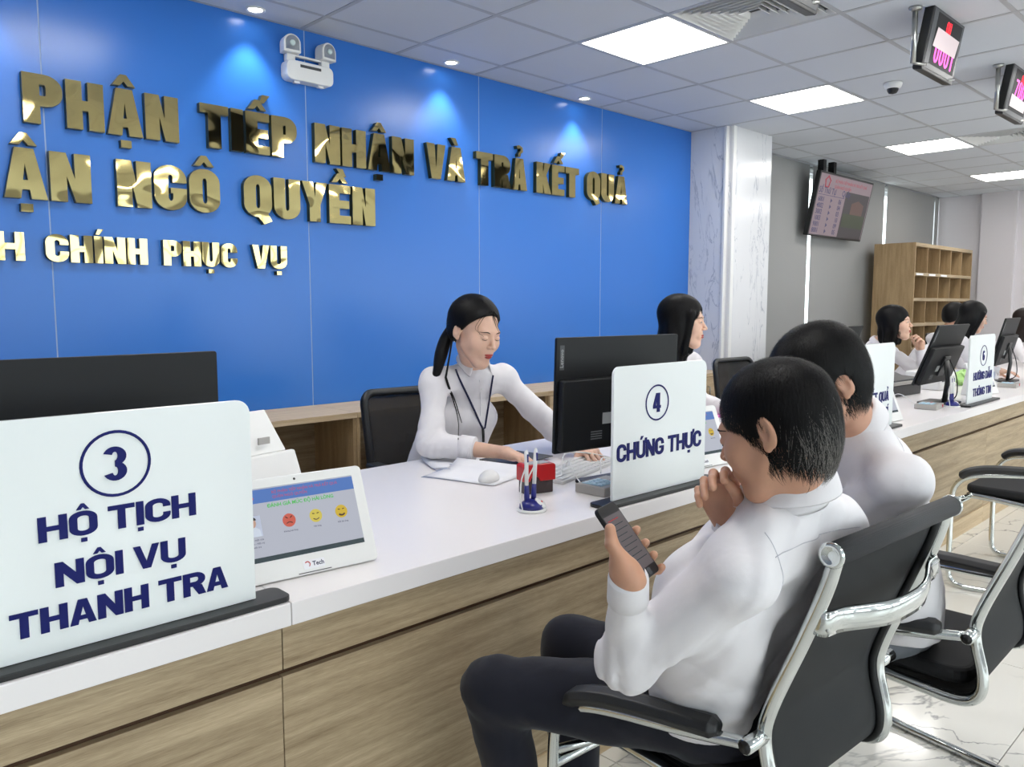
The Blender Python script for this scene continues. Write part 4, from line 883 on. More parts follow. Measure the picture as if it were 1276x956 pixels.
def mesh_obj(name, P, F, m, parent=None, smooth=True, col=None):
    me = bpy.data.meshes.new(name); me.vertices.add(len(P)); me.vertices.foreach_set('co', np.asarray(P, np.float32).ravel())
    me.loops.add(F.size); me.loops.foreach_set('vertex_index', F.astype(np.int32).ravel()); me.polygons.add(len(F))
    me.polygons.foreach_set('loop_start', np.arange(0, F.size, F.shape[1], dtype=np.int32)); me.polygons.foreach_set('loop_total', np.full(len(F), F.shape[1], np.int32))
    me.update(calc_edges=True); me.validate()
    if smooth: me.polygons.foreach_set('use_smooth', [True]*len(me.polygons))
    me.materials.append(m)
    if col is not None:
        a = me.color_attributes.new('tone', 'FLOAT_COLOR', 'POINT'); a.data.foreach_set('color', np.concatenate([col, np.ones((len(col), 1))], 1).astype(np.float32).ravel())
    return link(name, me, parent)
def tr(P, M): M = np.array(M); return P @ M[:3, :3].T+M[:3, 3]
def folds(P, amp, seed=0, f=14.0):
    r = np.random.default_rng(seed); d = np.zeros(len(P))
    for k in range(3):
        a = r.normal(size=3)*f*2.6; b = r.normal(size=3)*f*.9; w = .5+.5*np.sin(P @ (r.normal(size=3)*f*.5)+k)
        d += 1.1*w*(.55-np.abs(np.sin(.5*(P @ a)+1.6*np.sin(P @ b+2*k)))**.7)
    for k in range(4):
        a = r.normal(size=3)*f*(1+.6*k); b = r.normal(size=3)*f*.5
        d += np.sin(P @ a+2.2*np.sin(P @ b+k)+r.uniform(0, 6))/(1+.8*k)
    return amp*d
def creases(P, c, axis, amp, wl, R, seed=0):
    """ring-like cloth creases around a joint c, running across axis"""
    r = np.random.default_rng(seed); q = P-np.array(c); t = q @ _n(axis); w = np.exp(-(np.linalg.norm(q, axis=1)/R)**2)
    s = 3*np.sin(P @ (r.normal(size=3)*13))+1.2*np.sin(P @ (r.normal(size=3)*30))
    return amp*w*(1.2-2.4*np.abs(np.sin(PI*t/wl+s*.5))**.8)*.8

# ------------------------------------------------------------ skin / cloth / hair materials
def skinmat(name, c, lip):
    m = mat(name, c, .48); b = m.node_tree.nodes['Principled BSDF']
    b.inputs['Subsurface Weight'].default_value = .12; b.inputs['Subsurface Radius'].default_value = (.012, .004, .002); b.inputs['Subsurface Scale'].default_value = .5
    at = nd(m, 'ShaderNodeAttribute'); at.attribute_name = 'tone'; mx = nd(m, 'ShaderNodeMix', data_type='RGBA')
    v = coords(m); n = noise(m, v, 30, 4); c2 = ramp(m, n, [(.3, tuple(x*.9 for x in c[:3])+(1,)), (.7, c)])
    sp = nd(m, 'ShaderNodeSeparateColor'); lk(m, at.outputs['Color'], sp.inputs[0])
    lk(m, sp.outputs[0], mx.inputs['Factor']); lk(m, c2, mx.inputs['A']); mx.inputs['B'].default_value = lip
    bump(m, noise(m, v, 400, 2), .06, .001)
    basecol(m, mx.outputs['Result']); return m
SKM = skinmat('tanned_skin', srgb(202, 152, 124), srgb(170, 104, 92)); SKM2 = skinmat('warm_skin', srgb(208, 158, 132), srgb(176, 106, 94)); SKW = skinmat('fair_skin', srgb(226, 184, 160), srgb(158, 22, 30))
def clothmat(name, c, rough=.7):
    m = mat(name, c, rough); v = coords(m); n = noise(m, v, 8, 3, .45, .7); n2 = noise(m, v, 420, 2)
    b1 = nd(m, 'ShaderNodeBump'); b1.inputs['Strength'].default_value = .38; b1.inputs['Distance'].default_value = .014; lk(m, n, b1.inputs['Height'])
    b2 = nd(m, 'ShaderNodeBump'); b2.inputs['Strength'].default_value = .08; b2.inputs['Distance'].default_value = .001; lk(m, n2, b2.inputs['Height']); lk(m, b1.outputs[0], b2.inputs['Normal'])
    m.node_tree.nodes['Principled BSDF'].inputs['Sheen Weight'].default_value = .1
    lk(m, b2.outputs[0], m.node_tree.nodes['Principled BSDF'].inputs['Normal']); return m
SHIRT = clothmat('white_cotton_shirt', srgb(228, 225, 228)); SEAMT = mat('shirt_seam', srgb(196, 194, 202), .8)
TROUN = clothmat('navy_trousers', srgb(6, 9, 26), .9); TROUG = clothmat('grey_trousers', srgb(112, 116, 124), .8); TROUB = clothmat('black_trousers', srgb(26, 26, 32), .8)
SHOE = mat('black_leather', srgb(22, 20, 20), .3); NAVYCL = mat('navy_cloth', srgb(24, 28, 66), .8)
def hairmat(name, c, rough=.5):
    m = mat(name, c, rough); m.node_tree.nodes['Principled BSDF'].inputs['Specular IOR Level'].default_value = .22
    v = coords(m, (1, 1, .12)); bump(m, noise(m, v, 260, 2), .35, .002); return m
HAIR = hairmat('black_hair', srgb(11, 10, 11)); HAIRS = hairmat('grey_hair', srgb(120, 116, 112)); HAIRB = hairmat('brown_black_hair', srgb(34, 26, 24))
EYEW = mat('eye_white', srgb(225, 220, 215), .2); IRIS = mat('dark_iris', srgb(30, 20, 16), .15); BROW = mat('brow_hair', srgb(40, 30, 28), .8)

# ------------------------------------------------------------ head
def head_field(P, female):
    j = .92 if female else 1.0
    pr = [('e', (0, -.015, .034), (.074, .094, .080)), ('e', (0, .030, -.025), (.061*j, .060, .080)),
          ('c', (-.049*j, .008, -.045), (-.017*j, .060, -.097), .017, .015), ('c', (.049*j, .008, -.045), (.017*j, .060, -.097), .017, .015),
          ('e', (0, .064, -.098), (.021, .020, .017)), ('e', (-.037, .060, -.024), (.026, .024, .026)), ('e', (.037, .060, -.024), (.026, .024, .026))]
    d = U(P, pr, .028)
    d = smin(d, cap_(P, (-.030, .078, .022), (.030, .078, .022), .010, .010), .018)
    for s in (-1, 1):
        d = smax(d, -ell_(P, (s*.031, .1075, .004), (.020, .0165, .011)), .012)
        d = smin(d, ell_(P, (s*.0305, .0795, .003), (.0145, .0125, .0095)), .004)
    d = smin(d, cap_(P, (0, .086, .010), (0, .1065, -.025), .0045, .0082), .010)
    for s in (-1, 1): d = smin(d, ell_(P, (s*.0115, .0985, -.0285), (.0068, .0085, .006)), .004)
    d = smin(d, ell_(P, (0, .078, -.058), (.028, .018, .022)), .014)
    lip = np.minimum(ell_(P, (0, .0945, -.0575), (.0200, .0056, .0046)), ell_(P, (0, .0938, -.0655), (.0165, .0062, .0052)))
    d = smin(d, lip, .003)
    d = smax(d, -cap_(P, (-.020, .098, -.0617), (.020, .098, -.0617), .0012, .0012), .002)
    for s in (-1, 1):
        B = np.array(Euler((R_(-8), 0, R_(s*20))).to_matrix()).T
        e = ell_(P, (s*.078, -.012, .000), (.0075, .0165, .029), B); e = smax(e, -ell_(P, (s*.0855, -.008, .004), (.0068, .0105, .019), B), .003)
        e = smin(e, ell_(P, (s*.076, -.006, -.024), (.006, .008, .010)), .004); d = smin(d, e, .005)
    return d, lip
def hand_prims(W, D, N, side, curl, thumb=(.55, .5), spread=.10, sc=1.0, flex=None):
    """W wrist, D towards fingers, N palm normal, side +1: thumb on D x N side. curl: 4 (index..little) base curl angles"""
    D = _n(D); N = np.asarray(N, float); N = _n(N-D*(N @ D)); X = np.cross(D, N)*side
    L = lambda x, y, z: np.asarray(W)+(X*x+D*y+N*z)*sc
    pr = []; xs = (.030, .010, -.010, -.028); ys = (.090, .094, .090, .081)
    for x, y in zip(xs, ys): pr.append(('ck', L(x*.62, .0, 0), L(x, y-.008, .0), .0165*sc, .0115*sc, .012))
    pr.append(('ck', L(.014, .02, .006), L(.030, .052, .010), .017*sc, .014*sc, .012)); pr.append(('ck', L(-.016, .025, .006), L(-.024, .055, .006), .015*sc, .012*sc, .012))
    seg = ((.042, .025, .020), (.046, .029, .021), (.043, .027, .021), (.034, .021, .018)); rad = ((.0092, .0082, .0074), (.0094, .0084, .0075), (.0090, .008, .0072), (.008, .0072, .0065))
    for i in range(4):
        p = L(xs[i], ys[i]-.006, 0); a = 0; sp = spread*(1.5-i)
        for k in range(3):
            cu = curl[i][k] if hasattr(curl[i], '__len__') else curl[i]*(1.0, 1.15, .7)[k]
            a += cu; dr = (D*math.cos(a)+N*math.sin(a)); dr = _n(dr+X*math.sin(sp)*max(0, math.cos(a))); q = p+dr*seg[i][k]*sc
            pr.append(('ck', p, q, rad[i][k]*sc, (rad[i][min(k+1, 2)]*.96)*sc, .0035)); p = q
    p = L(.022, .022, .008); a1, a2 = thumb
    dr = _n(X*math.sin(a1+.25)+D*math.cos(a1+.25)+N*a2)
    for k, (l, r0, r1) in enumerate(((.040, .0145, .0115), (.033, .0115, .0102), (.026, .0102, .0085))):
        q = p+dr*l*sc; pr.append(('ck', p, q, r0*sc, r1*sc, .006 if k == 0 else .004)); p = q; dr = _n(dr+D*.28-X*.22+N*.12)
    return pr
# ============================================================ PEOPLE
def hframe(c, f, pitch=0, roll=0, sc=1.0):
    f = Vector((f[0], f[1], 0)).normalized(); z = Vector((0, 0, 1)); x = f.cross(z)
    M = Matrix(((x[0], f[0], 0, c[0]), (x[1], f[1], 0, c[1]), (0, 0, 1, c[2]), (0, 0, 0, 1)))
    return M @ Matrix.Rotation(-R_(pitch), 4, 'X') @ Matrix.Rotation(R_(roll), 4, 'Y') @ Matrix.Scale(sc, 4)
def bvh_of(P, F): return BVHTree.FromPolygons([tuple(p) for p in P], [tuple(int(i) for i in f) for f in F])
def snap(b, pts, off=.001):
    out = []
    for p in pts:
        l, n, i, d = b.find_nearest(Vector(p)); out.append(l+n*off)
    return out
def ray_snap(b, pts, d, off=.001):
    out = []
    for p in pts:
        l, n, i, q = b.ray_cast(Vector(p), Vector(d))
        if l is not None: out.append(l-Vector(d).normalized()*off)
    return out
def tube_obj(name, m, parent, pts, r, seg=6, **k): return MB().tube(pts, r, seg, **k).build(name, m, parent, smooth=True)

def hair_field(kind):
    un = kind.endswith('*'); kind = kind.strip('*')
    def f(P):
        x, y, z = P[:, 0], P[:, 1], P[:, 2]
        if kind in ('short', 'full'):
            g = .012 if kind == 'full' else .004
            d = ell_(P, (0, -.015, .036), (.076+g, .096+g, .082+g)); d = smin(d, ell_(P, (0, -.048, -.015), (.066+g*.5, .056+g*.5, .062)), .03)
            if un: return smin(d, ell_(P, (0, -.02, -.03), (.071, .075, .09)), .02)
            face = ell_(P, (0, .112, -.022), (.080, .074, .116)); d = smax(d, -face, .006)
            zc = np.where(y < -.02, -.030+.62*(y+.02), -.030+.10*np.clip(y+.02, 0, .02)); zc = np.where(y > .018, -.028+3.0*(y-.018), zc); zc = np.where(y < -.07, -.061-.2*(y+.07), zc)
            d = smax(d, zc-z, .004)
            for s in (-1, 1): d = smax(d, -ell_(P, (s*.092, -.008, -.012), (.032, .024, .036)), .003)
        elif kind == 'tied':
            d = ell_(P, (0, -.022, .040), (.087, .105, .092)); d = smin(d, ell_(P, (0, -.062, -.015), (.060, .052, .060)), .03)
            face = ell_(P, (0, .116, -.040), (.074, .070, .116)); d = smax(d, -face, .006)
            zc = np.where(y < -.02, -.024+.6*(y+.02), -.024+1.25*(y+.02)); d = smax(d, zc-z, .004)
            for s in (-1, 1): d = smax(d, -ell_(P, (s*.094, -.008, -.014), (.030, .021, .034)), .003)
        else:                                   # 'bob' / 'long'
            L = {'bob': .150, 'long': .205}[kind]
            d = ell_(P, (0, -.018, .040), (.091, .105, .090))
            for s in (-1, 1): d = smin(d, ell_(P, (s*.070, -.012, -.02), (.030, .046, .062)), .02)
            d = smin(d, ell_(P, (0, -.030, -L*.45), (.094, .082, L*.75)), .03)
            face = ell_(P, (0, .125, -.060), (.074, .094, .118)) if kind == 'bob' else ell_(P, (0, .120, -.045), (.070, .088, .125)); d = smax(d, -face, .008)
            d = d+.0035*np.sin(np.arctan2(x, -y)*11+2*np.sin(z*28))*np.clip(-z*14, 0, 1)*(1.6 if kind == 'bob' else .6)
            d = smax(d, -cap_(P, (0, .05, -.08), (0, .10, -.3), .062, .09), .01)
            if kind == 'long': d = smin(d, U(P, [('c', (-.070, .050, .04), (-.078, .030, -.14), .018, .012), ('c', (.070, .050, .04), (.078, .030, -.14), .018, .012)]), .012)
            d = smax(d, -z-L, .01)
        return d
    return f
def strands(fh0, fh, parent, Mw, n, length, wid, whorl, mats, grey=None, down=.8, seed=1, lift=.0008, zmin=-.2, name='hair_strand_layer'):
    r = np.random.default_rng(seed); Pm, Fm = sn(fh0, (-.11, -.14, -.22), (.11, .12, .15), .009)
    c = Pm[Fm].mean(1)
    if down >= 0: c = c[~((np.abs(c[:, 0]) > .05) & (np.abs(c[:, 1]+.008) < .024) & (c[:, 2] < .05))]
    keep = r.integers(0, len(c), n); p = c[keep]+r.normal(size=(n, 3))*.005
    def grad(q):
        e = .0015; g = np.stack([fh(q+np.eye(3)[i]*e)-fh(q-np.eye(3)[i]*e) for i in range(3)], 1); return g/np.maximum(np.linalg.norm(g, axis=1, keepdims=True), 1e-6)
    whorl = np.array(whorl); seg = 5; rl = r.random((n, 1)); L = length*r.uniform(.6, 1.15, n); pts = []; jit = r.normal(size=(n, 3))*(.22 if down >= 0 else .05)
    for k in range(seg+1):
        g = grad(p); p = p-g*(fh(p)[:, None]-lift*(.6+(1+4*rl)*(k/seg)))
        pts.append((p.copy(), g)); d = (p-whorl) if down >= 0 else (np.array([0, -.12, -.01])-p); d /= np.linalg.norm(d, axis=1, keepdims=True); d = d*(1-max(down, 0))+np.array([0, 0, -1])*max(down, 0)*np.clip((.12-p[:, 2:3])*9, 0.1, 1)+jit
        d -= g*(d*g).sum(1, keepdims=True); d /= np.maximum(np.linalg.norm(d, axis=1, keepdims=True), 1e-6); p = p+d*(L/seg)[:, None]; last = d
    V = []; 
    for k, (q, g) in enumerate(pts):
        t = pts[min(k+1, seg)][0]-pts[max(k-1, 0)][0]; s = np.cross(t, g); s /= np.maximum(np.linalg.norm(s, axis=1, keepdims=True), 1e-6)
        w = wid*(1-.75*(k/seg)**2); V += [q-s*w/2, q+s*w/2]
    V = np.stack(V, 1).reshape(-1, 3)                # n*(2*(seg+1))
    b = np.arange(n)[:, None]*(2*(seg+1)); F = np.concatenate([b+np.array([[2*k, 2*k+1, 2*k+3, 2*k+2]]) for k in range(seg)], 0)
    idx = np.tile(np.arange(n), seg)
    o = mesh_obj(name, tr(V, Mw), F, mats[0], parent)
    if len(mats) > 1:
        o.data.materials.append(mats[1]); root = pts[0][0]; pr = grey(root); gm = (r.random(n) < pr)
        o.data.polygons.foreach_set('material_index', gm[idx].astype(np.int32))
    return o

def collar(parent, C, up, front, r=.062, tip=.05, h=.030, m=None, gap=20):
    up = Vector(up).normalized(); f = Vector(front); f = (f-up*f.dot(up)).normalized(); x = f.cross(up)
    rows = []; N = 41
    for lvl in range(6):
        row = []
        for i in range(N):
            a = R_(gap+(360-2*gap)*i/(N-1)); c, s = math.cos(a), math.sin(a); fr = max(0, c)**2
            rad, z = ((r+.004, -.034), (r-.004, h*.5), (r-.005, h), (r+.004, h+.001), (r+.014, h*.35), (r+.022+tip*.35*fr, -.008-tip*.55*fr))[lvl]
            z -= .018*(c+.3)*(1 if lvl < 4 else 1.0)
            row.append(Vector(C)+(f*c*1.02+x*s)*rad+up*z)
        rows.append(row)
    return MB().grid(rows).build('collar', m or SHIRT, parent, smooth=True, thick=.0022, subsurf=1)
def cuff(parent, E, Wr, r=.034, ln=.058, m=None, over=.014):
    d = (Vector(Wr)-Vector(E)).normalized(); W2_ = Vector(Wr)+d*over
    r = r*1.12
    pts = [W2_-d*ln, W2_-d*ln*.97, W2_-d*ln*.5, W2_-d*.003, W2_, W2_-d*.002]
    o = MB().tube(pts, [r*1.0, r*1.07, r*1.04, r*1.02, r*.99, r*.8], 24, cap=False).build('cuff', m or SHIRT, parent, smooth=True); return o
def person(label, J, head, hair='short', female=False, skin=None, hands=(), hs=.003, ch=.009, trousers=None, sleeve_r=(.057, .050, .048, .030), body_r=.108, chest_w=.085, eyes='down', creaseamp=.006, shoes=True, seams=None, folds_amp=.0034, nstr=0, hairm=None, grey=None, whorl=(0, -.05, .12), group=None, extra_shirt=(), puff=False):
    sk = skin or SKM; A = lambda k: np.array(J[k], float)
    org = Vector((J['pel'][0], J['pel'][1], 0))
    M = hframe(*head); Mi = M.inverted(); neck = Vector(J['neck']); nl = Mi @ neck; sc = M.to_scale()[0]
    # --- skin: head + neck
    def fh(P):
        d, lip = head_field(P, female); rn = (.045 if female else .051)
        d = smin(d, cap_(P, (0, -.022, -.055), tuple(nl), rn, rn+.004), .018); return d
    lo = (-.11, min(-.125, nl[1]-.06), min(-.13, nl[2]-.03)); P, F = sn(fh, lo, (max(.11, nl[0]+.06), .135, .128), hs)
    _, lip = head_field(P, female); col = np.repeat((np.clip(.85-lip/.002, 0, 1)*(1 if female else .55))[:, None], 3, 1)
    Pw = tr(P, M); hb = bvh_of(Pw, F); Vs = [Pw]; Fs = [F]; Cs = [col]; n0 = len(Pw)
    def addpart(Pq, Fq):
        nonlocal n0
        Vs.append(Pq); Fs.append(Fq+n0); Cs.append(np.zeros((len(Pq), 3))); n0 += len(Pq)
    for hp in hands:
        pr = list(hp['prims']); pr.append(('ck', hp['prims'][0][1], tuple(hp['E']), .0235, .034, .02))
        if 'narrow' in hp: pass
        allp = np.array([q for p_ in pr[:-1] for q in (p_[1], p_[2])]); e = np.array(hp['prims'][0][1])+.45*(np.array(hp['E'])-np.array(hp['prims'][0][1]))
        pr[-1] = ('ck', hp['W'], tuple(e), .024, .031, .015)
        allp = np.vstack([allp, e]); Ph, Fh = sn(lambda Q: U(Q, pr), allp.min(0)-.035, allp.max(0)+.035, hp.get('h', .003)); addpart(Ph, Fh)
    # --- hidden core of the body (keeps the figure one continuous body)
    core = [('c', A('pel'), A('chest'), .065, .065), ('c', A('chest'), A('neck'), .060, .045), ('c', A('sL'), A('sR'), .04, .04)]
    for s in 'LR':
        core += [('c', A('s'+s), A('e'+s), .030, .026), ('c', A('e'+s), A('w'+s), .026, .022), ('c', A('h'+s), A('k'+s), .060, .050), ('c', A('k'+s), A('a'+s), .048, .034)]
    if female: core.append(('c', A('neck')+np.array(Vector(J['front']).normalized())*.012-np.array([0, 0, .01]), A('neck')+np.array(Vector(J['front']).normalized())*.020-np.array([0, 0, .05]), .040, .030))
    pts = np.array([q for c in core for q in (c[1], c[2])]); Pc, Fc = sn(lambda Q: U(Q, core, .02), pts.min(0)-.1, pts.max(0)+.1, .016); addpart(Pc, Fc)
    V = np.concatenate(Vs)-np.array(org); body = mesh_obj('person', V, np.concatenate(Fs), sk, None, True, np.concatenate(Cs)); body.location = org
    tag(body, label, 'person', group)
    T0 = Matrix.Translation(-org)
    def child(o):
        o.parent = body; o.data.transform(T0 @ Matrix.Translation(o.location)); o.location = (0, 0, 0); return o
    def cm(name, P_, F_, m): return child(mesh_obj(name, P_, F_, m))
    # --- shirt
    lat = _n(A('sR')-A('sL')); pel, chst, nk = A('pel'), A('chest'), A('neck'); br = body_r
    tor = [('c', pel-lat*.07, chst-lat*chest_w, br*.98, br), ('c', pel+lat*.07, chst+lat*chest_w, br*.98, br), ('c', chst+(nk-chst)*.15, nk-(nk-chst)*.15, br*.88, .050), ('c', A('sL'), A('sR'), sleeve_r[0]*.92, sleeve_r[0]*.92), ('c', nk-(nk-chst)*.2-lat*.02, A('sL'), .053, .049), ('c', nk-(nk-chst)*.2+lat*.02, A('sR'), .053, .049)]
    tor += list(extra_shirt); fr = Vector(J.get('front', M.to_3x3() @ Vector((0, 1, 0)))).normalized()
    cufp = {s: np.array(J.get('c'+s, J['w'+s]), float) for s in 'LR'}
    def arms(Q):
        d = None
        for s in 'LR':
            a = smin(cap_(Q, A('s'+s), A('e'+s), sleeve_r[0], sleeve_r[1]), cap_(Q, A('e'+s), A('w'+s), sleeve_r[2], sleeve_r[3]), .02)
            if puff: a = smin(a, ell_(Q, A('s'+s)+np.array([0, 0, .008]), (.062, .061, .060)), .02)
            a = a+creases(Q, A('e'+s), A('w'+s)-A('s'+s), creaseamp, .042, .085, 3)
            a = smax(a, ((Q-cufp[s]) @ _n(A('w'+s)-A('e'+s)))-.004, .004)
            d = a if d is None else smin(d, a, .01)
        return d
    def fs(Q):
        d = U(Q, tor, .045); d = d+creases(Q, pel+(chst-pel)*.25, chst-pel, creaseamp*.8, .055, .15, 8)
        d = smin(d, arms(Q), .016); d = d+folds(Q, folds_amp, 2)
        d = smax(d, A('pel')[2]-.03-Q[:, 2], .01)
        if female: d = smax(d, -cap_(Q, nk+np.array(fr)*.062+np.array([0, 0, .01]), nk+np.array(fr)*.088-np.array([0, 0, .042]), .019, .002), .003)
        d = smax(d, -(cap_(Q, nk-(_n(nk-chst))*.03, nk+_n(nk-chst)*.2, .042, .05)), .006)
        return d
    pts = np.array([A(k) for k in ('pel', 'chest', 'neck', 'sL', 'sR', 'eL', 'eR', 'wL', 'wR')]); Ps, Fsx = sn(fs, pts.min(0)-.14, pts.max(0)+.12, ch)
    cut = Ps[:, 2] > -9; shirt = cm('shirt', Ps, Fsx, SHIRT); sb = bvh_of(Ps, Fsx)
    for s in 'LR': child(cuff(None, A('e'+s), cufp[s], (sleeve_r[3]+(sleeve_r[2]-sleeve_r[3])*np.linalg.norm(cufp[s]-A('w'+s))/np.linalg.norm(A('e'+s)-A('w'+s)))*.98))
    upn = (Vector(M.to_3x3() @ Vector((0, .0, 1)))*.4+(neck-Vector(J['chest'])).normalized()*.6)
    fr = Vector(J.get('front', M.to_3x3() @ Vector((0, 1, 0))))
    child(collar(None, neck+(neck-Vector(J['chest'])).normalized()*(.006), upn, fr, r=.058 if not female else .055, tip=.05, h=.034 if not female else .026, gap=20 if not female else 42))
    # --- trousers and shoes
    tp = [('e', pel-np.array([0, 0, .02]), (.165, .14, .105))] if not female else [('e', pel-np.array([0, 0, .02]), (.15, .14, .10))]
    for s in 'LR': tp += [('c', A('h'+s), A('k'+s), .090, .068), ('c', A('k'+s), A('a'+s)+np.array([0, 0, .02]), .068, .055)]
    pts = np.array([A(k) for k in ('hL', 'hR', 'kL', 'kR', 'aL', 'aR', 'pel')])
    cm('trousers', *sn(lambda Q: U(Q, tp, .03)+folds(Q, .0025, 4)+creases(Q, A('kL'), A('aL')-A('hL'), .004, .05, .1)+creases(Q, A('hL'), A('kL')-A('hL'), .006, .06, .14, 2), pts.min(0)-np.array([.18, .18, .0]), pts.max(0)+.14, .012), trousers or TROUN)
    if shoes:
        fw = np.array(J.get('toe', (0, 1, 0)), float)
        for s in 'LR':
            a = A('a'+s); a = np.array([a[0], a[1], 0]); pr = [('c', a+(0, 0, .045), a+fw*.03+(0, 0, .06), .042, .045), ('c', a+(0, 0, .035), a+fw*.17+(0, 0, .03), .034, .028)]
            Q = np.array([q for c in pr for q in (c[1], c[2])]); cm('shoe', *sn(lambda q: smax(U(q, pr, .03), -q[:, 2]+.002, .004), Q.min(0)-.06, Q.max(0)+.06, .009), SHOE)
    # --- hair
    fhr = hair_field(hair); fun = hair_field(hair+'*'); Ph, Fh = sn(fhr, (-.12, -.15, -.23), (.12, .13, .16), max(hs, .0035)); hm = hairm or HAIR
    ho = cm('hair', tr(Ph, M), Fh, hm)
    if nstr:
        so = strands(fhr, fun if hair in ('short', 'full') else fhr, None, M, nstr, .05 if hair in ('short', 'full') else .12, .0011 if hair in ('short', 'full') else .0022, whorl, [hm, HAIRS] if grey else [hm], grey, seed=5, down=-1 if hair == 'tied' else .8); child(so); so.name = 'hair_strands'; so.parent = ho
        so['kind'] = 'stuff'
    # --- eyes, brows
    X = lambda p: M @ Vector(p)
    for s in (-1, 1):
        bp = ray_snap(hb, [X((s*(.015+.032*t), .16, .0205+.005*math.sin(t*PI)-.001*t)) for t in np.linspace(0, 1, 7)], M.to_3x3() @ Vector((0, -1, 0)), .0002)
        child(tube_obj('eyebrow', BROW, None, bp, [.0010, .0019, .0022, .0021, .0018, .0014, .0008], 6, flat=None)).parent = body
        if eyes == 'open':
            e = MB().lathe([(.0001, -.0048), (.006, -.0035), (.0105, 0), (.006, .0035), (.0001, .0048)], 14, M @ Matrix.Translation((s*.0305, .0872, .003)) @ Matrix.Diagonal((1, .62, .9, 1))).build('eye', EYEW, None, smooth=True); child(e)
            i_ = MB().lathe([(.0001, -.0042), (.0030, -.0030), (.0044, 0), (.0030, .0030), (.0001, .0042)], 12, M @ Matrix.Translation((s*.0305, .0912, .003)) @ Matrix.Diagonal((1, .55, 1, 1))).build('iris', IRIS, None, smooth=True); child(i_)
            i_.parent = e
        z0 = .0066 if eyes == 'open' else -.0040
        lp = ray_snap(hb, [X((s*(.019+.0235*t), .16, z0-.0045*(2*t-1)**2*(1 if eyes == 'open' else -.6)-.001*t)) for t in np.linspace(0, 1, 7)], M.to_3x3() @ Vector((0, -1, 0)), .0003)
        child(tube_obj('eyelashes', HAIR, None, lp, [.0006, .001, .0013, .0014, .0013, .001, .0006], 6))
    for sname, pts, r in (seams or []):
        q = snap(sb, spline(pts, 6), .0)
        for _ in range(4): q = [q[0]]+[(q[i-1]+q[i]*2+q[i+1])/4 for i in range(1, len(q)-1)]+[q[-1]]
        child(tube_obj(sname, SEAMT, None, snap(sb, q, .0001), r*.75, 5))
    return body, child, M, sb, hb

# ---- man in the near chair, looking at his phone
ph_a, ph_w, ph_n = Vector((-.153, .615, .774)), Vector((.975, .222, .016)), Vector((.161, -.757, .633)); phc = Vector((1.035, .80, .985))
def PH(x, y, z): return phc+ph_w*x+ph_a*y+ph_n*z
WL = (1.012, .778, .925)
t_ = lambda *a: tuple(a)
gl = [('ck', WL, PH(-.030, -.040, -.018), .024, .026, .01), ('ck', PH(-.036, -.062, -.012), PH(-.038, -.02, -.010), .020, .0165, .012), ('ck', PH(-.020, -.060, -.022), PH(.012, -.030, -.026), .018, .015, .012), ('ck', PH(-.02, -.05, -.020), PH(.0, .005, -.022), .017, .014, .012),
      ('ck', PH(-.038, -.022, -.006), PH(-.0425, .008, -.002), .0135, .0112, .006), ('ck', PH(-.0425, .008, -.002), PH(-.036, .030, .0075), .0112, .009, .004)]
for y0, x1, y1, r in ((.004, .041, .006, .0086), (-.018, .041, -.020, .0088), (-.040, .041, -.044, .0086), (-.058, .040, -.068, .0078)):
    gl += [('ck', PH(.0, y0*.8-.01, -.024), PH(.030, y0, -.019), .0105, r, .005), ('ck', PH(.030, y0, -.019), PH(x1, y1, -.004), r, r*.95, .003), ('ck', PH(x1, y1, -.004), PH(x1-.004, y1+.001, .0075), r*.95, r*.82, .003)]
gl = [(a, tuple(b), tuple(c), d, e, f) for a, b, c, d, e, f in gl]
J = dict(pel=(1.43, .85, .56), chest=(1.32, .745, .86), neck=(1.285, .640, 1.062), sL=(1.148, .655, .938), sR=(1.450, .640, .970), eL=(1.105, .85, .735), eR=(1.44, .90, .80), wL=WL, wR=(1.262, .735, .982),
         hL=(1.36, .87, .54), hR=(1.52, .89, .54), kL=(1.12, 1.215, .545), kR=(1.39, 1.24, .55), aL=(1.20, 1.20, .09), aR=(1.42, 1.24, .09), front=(-.2, .97, 0), toe=(-.2, .9, 0))
rh = hand_prims(J['wR'], (-.30, .26, .90), (-.80, -.35, .0), 1, [(.80, .65, .35), (.88, .7, .4), (.95, .75, .4), (1.0, .8, .45)], thumb=(.15, .75), spread=.02, sc=.97)
def greyf(p): return np.clip((-p[:, 1]-.035)*9, 0, .5)*np.clip((.04-p[:, 2])*14, 0, 1)
man, chm, MM1, sb1, hb1 = person('man with short greying hair in a white shirt nearest the camera, holding a phone', J, ((1.225, .640, 1.172), (-.16, .985), 20, 0, .95), 'short', False, SKM,
    hands=({'prims': gl, 'W': WL, 'E': J['eL'], 'h': .0024}, {'prims': rh, 'W': J['wR'], 'E': J['eR'], 'h': .0026}), hs=.0028, ch=.0066, folds_amp=.0046, nstr=9000, grey=greyf, trousers=TROUN, whorl=(.0, -.055, .13),
    seams=[('armhole_seam', [(1.145, .60, 1.035), (1.175, .58, .98), (1.185, .58, .92), (1.175, .60, .86)], .0013), ('yoke_seam', [(1.17, .56, .985), (1.26, .54, .985), (1.35, .53, .98), (1.43, .53, .97)], .0012)], creaseamp=.0065)
ph = empty('smartphone', tuple(phc), 0, 'black smartphone in the left hand of the man nearest the camera', 'phone')
ML = frame((0, 0, 0), ph_w, ph_a)
MB().prism(rrect(.067, .138, .010), -.004, .004, ML).build('phone_body', BLACKP, ph, bevel=.0012)
MB().prism(rc(-.0305, .0305, -.052, .050), .004, .0043, ML).build('screen', emis('phone_screen', srgb(110, 100, 104), .45, (.03, .03, .03, 1)), ph)
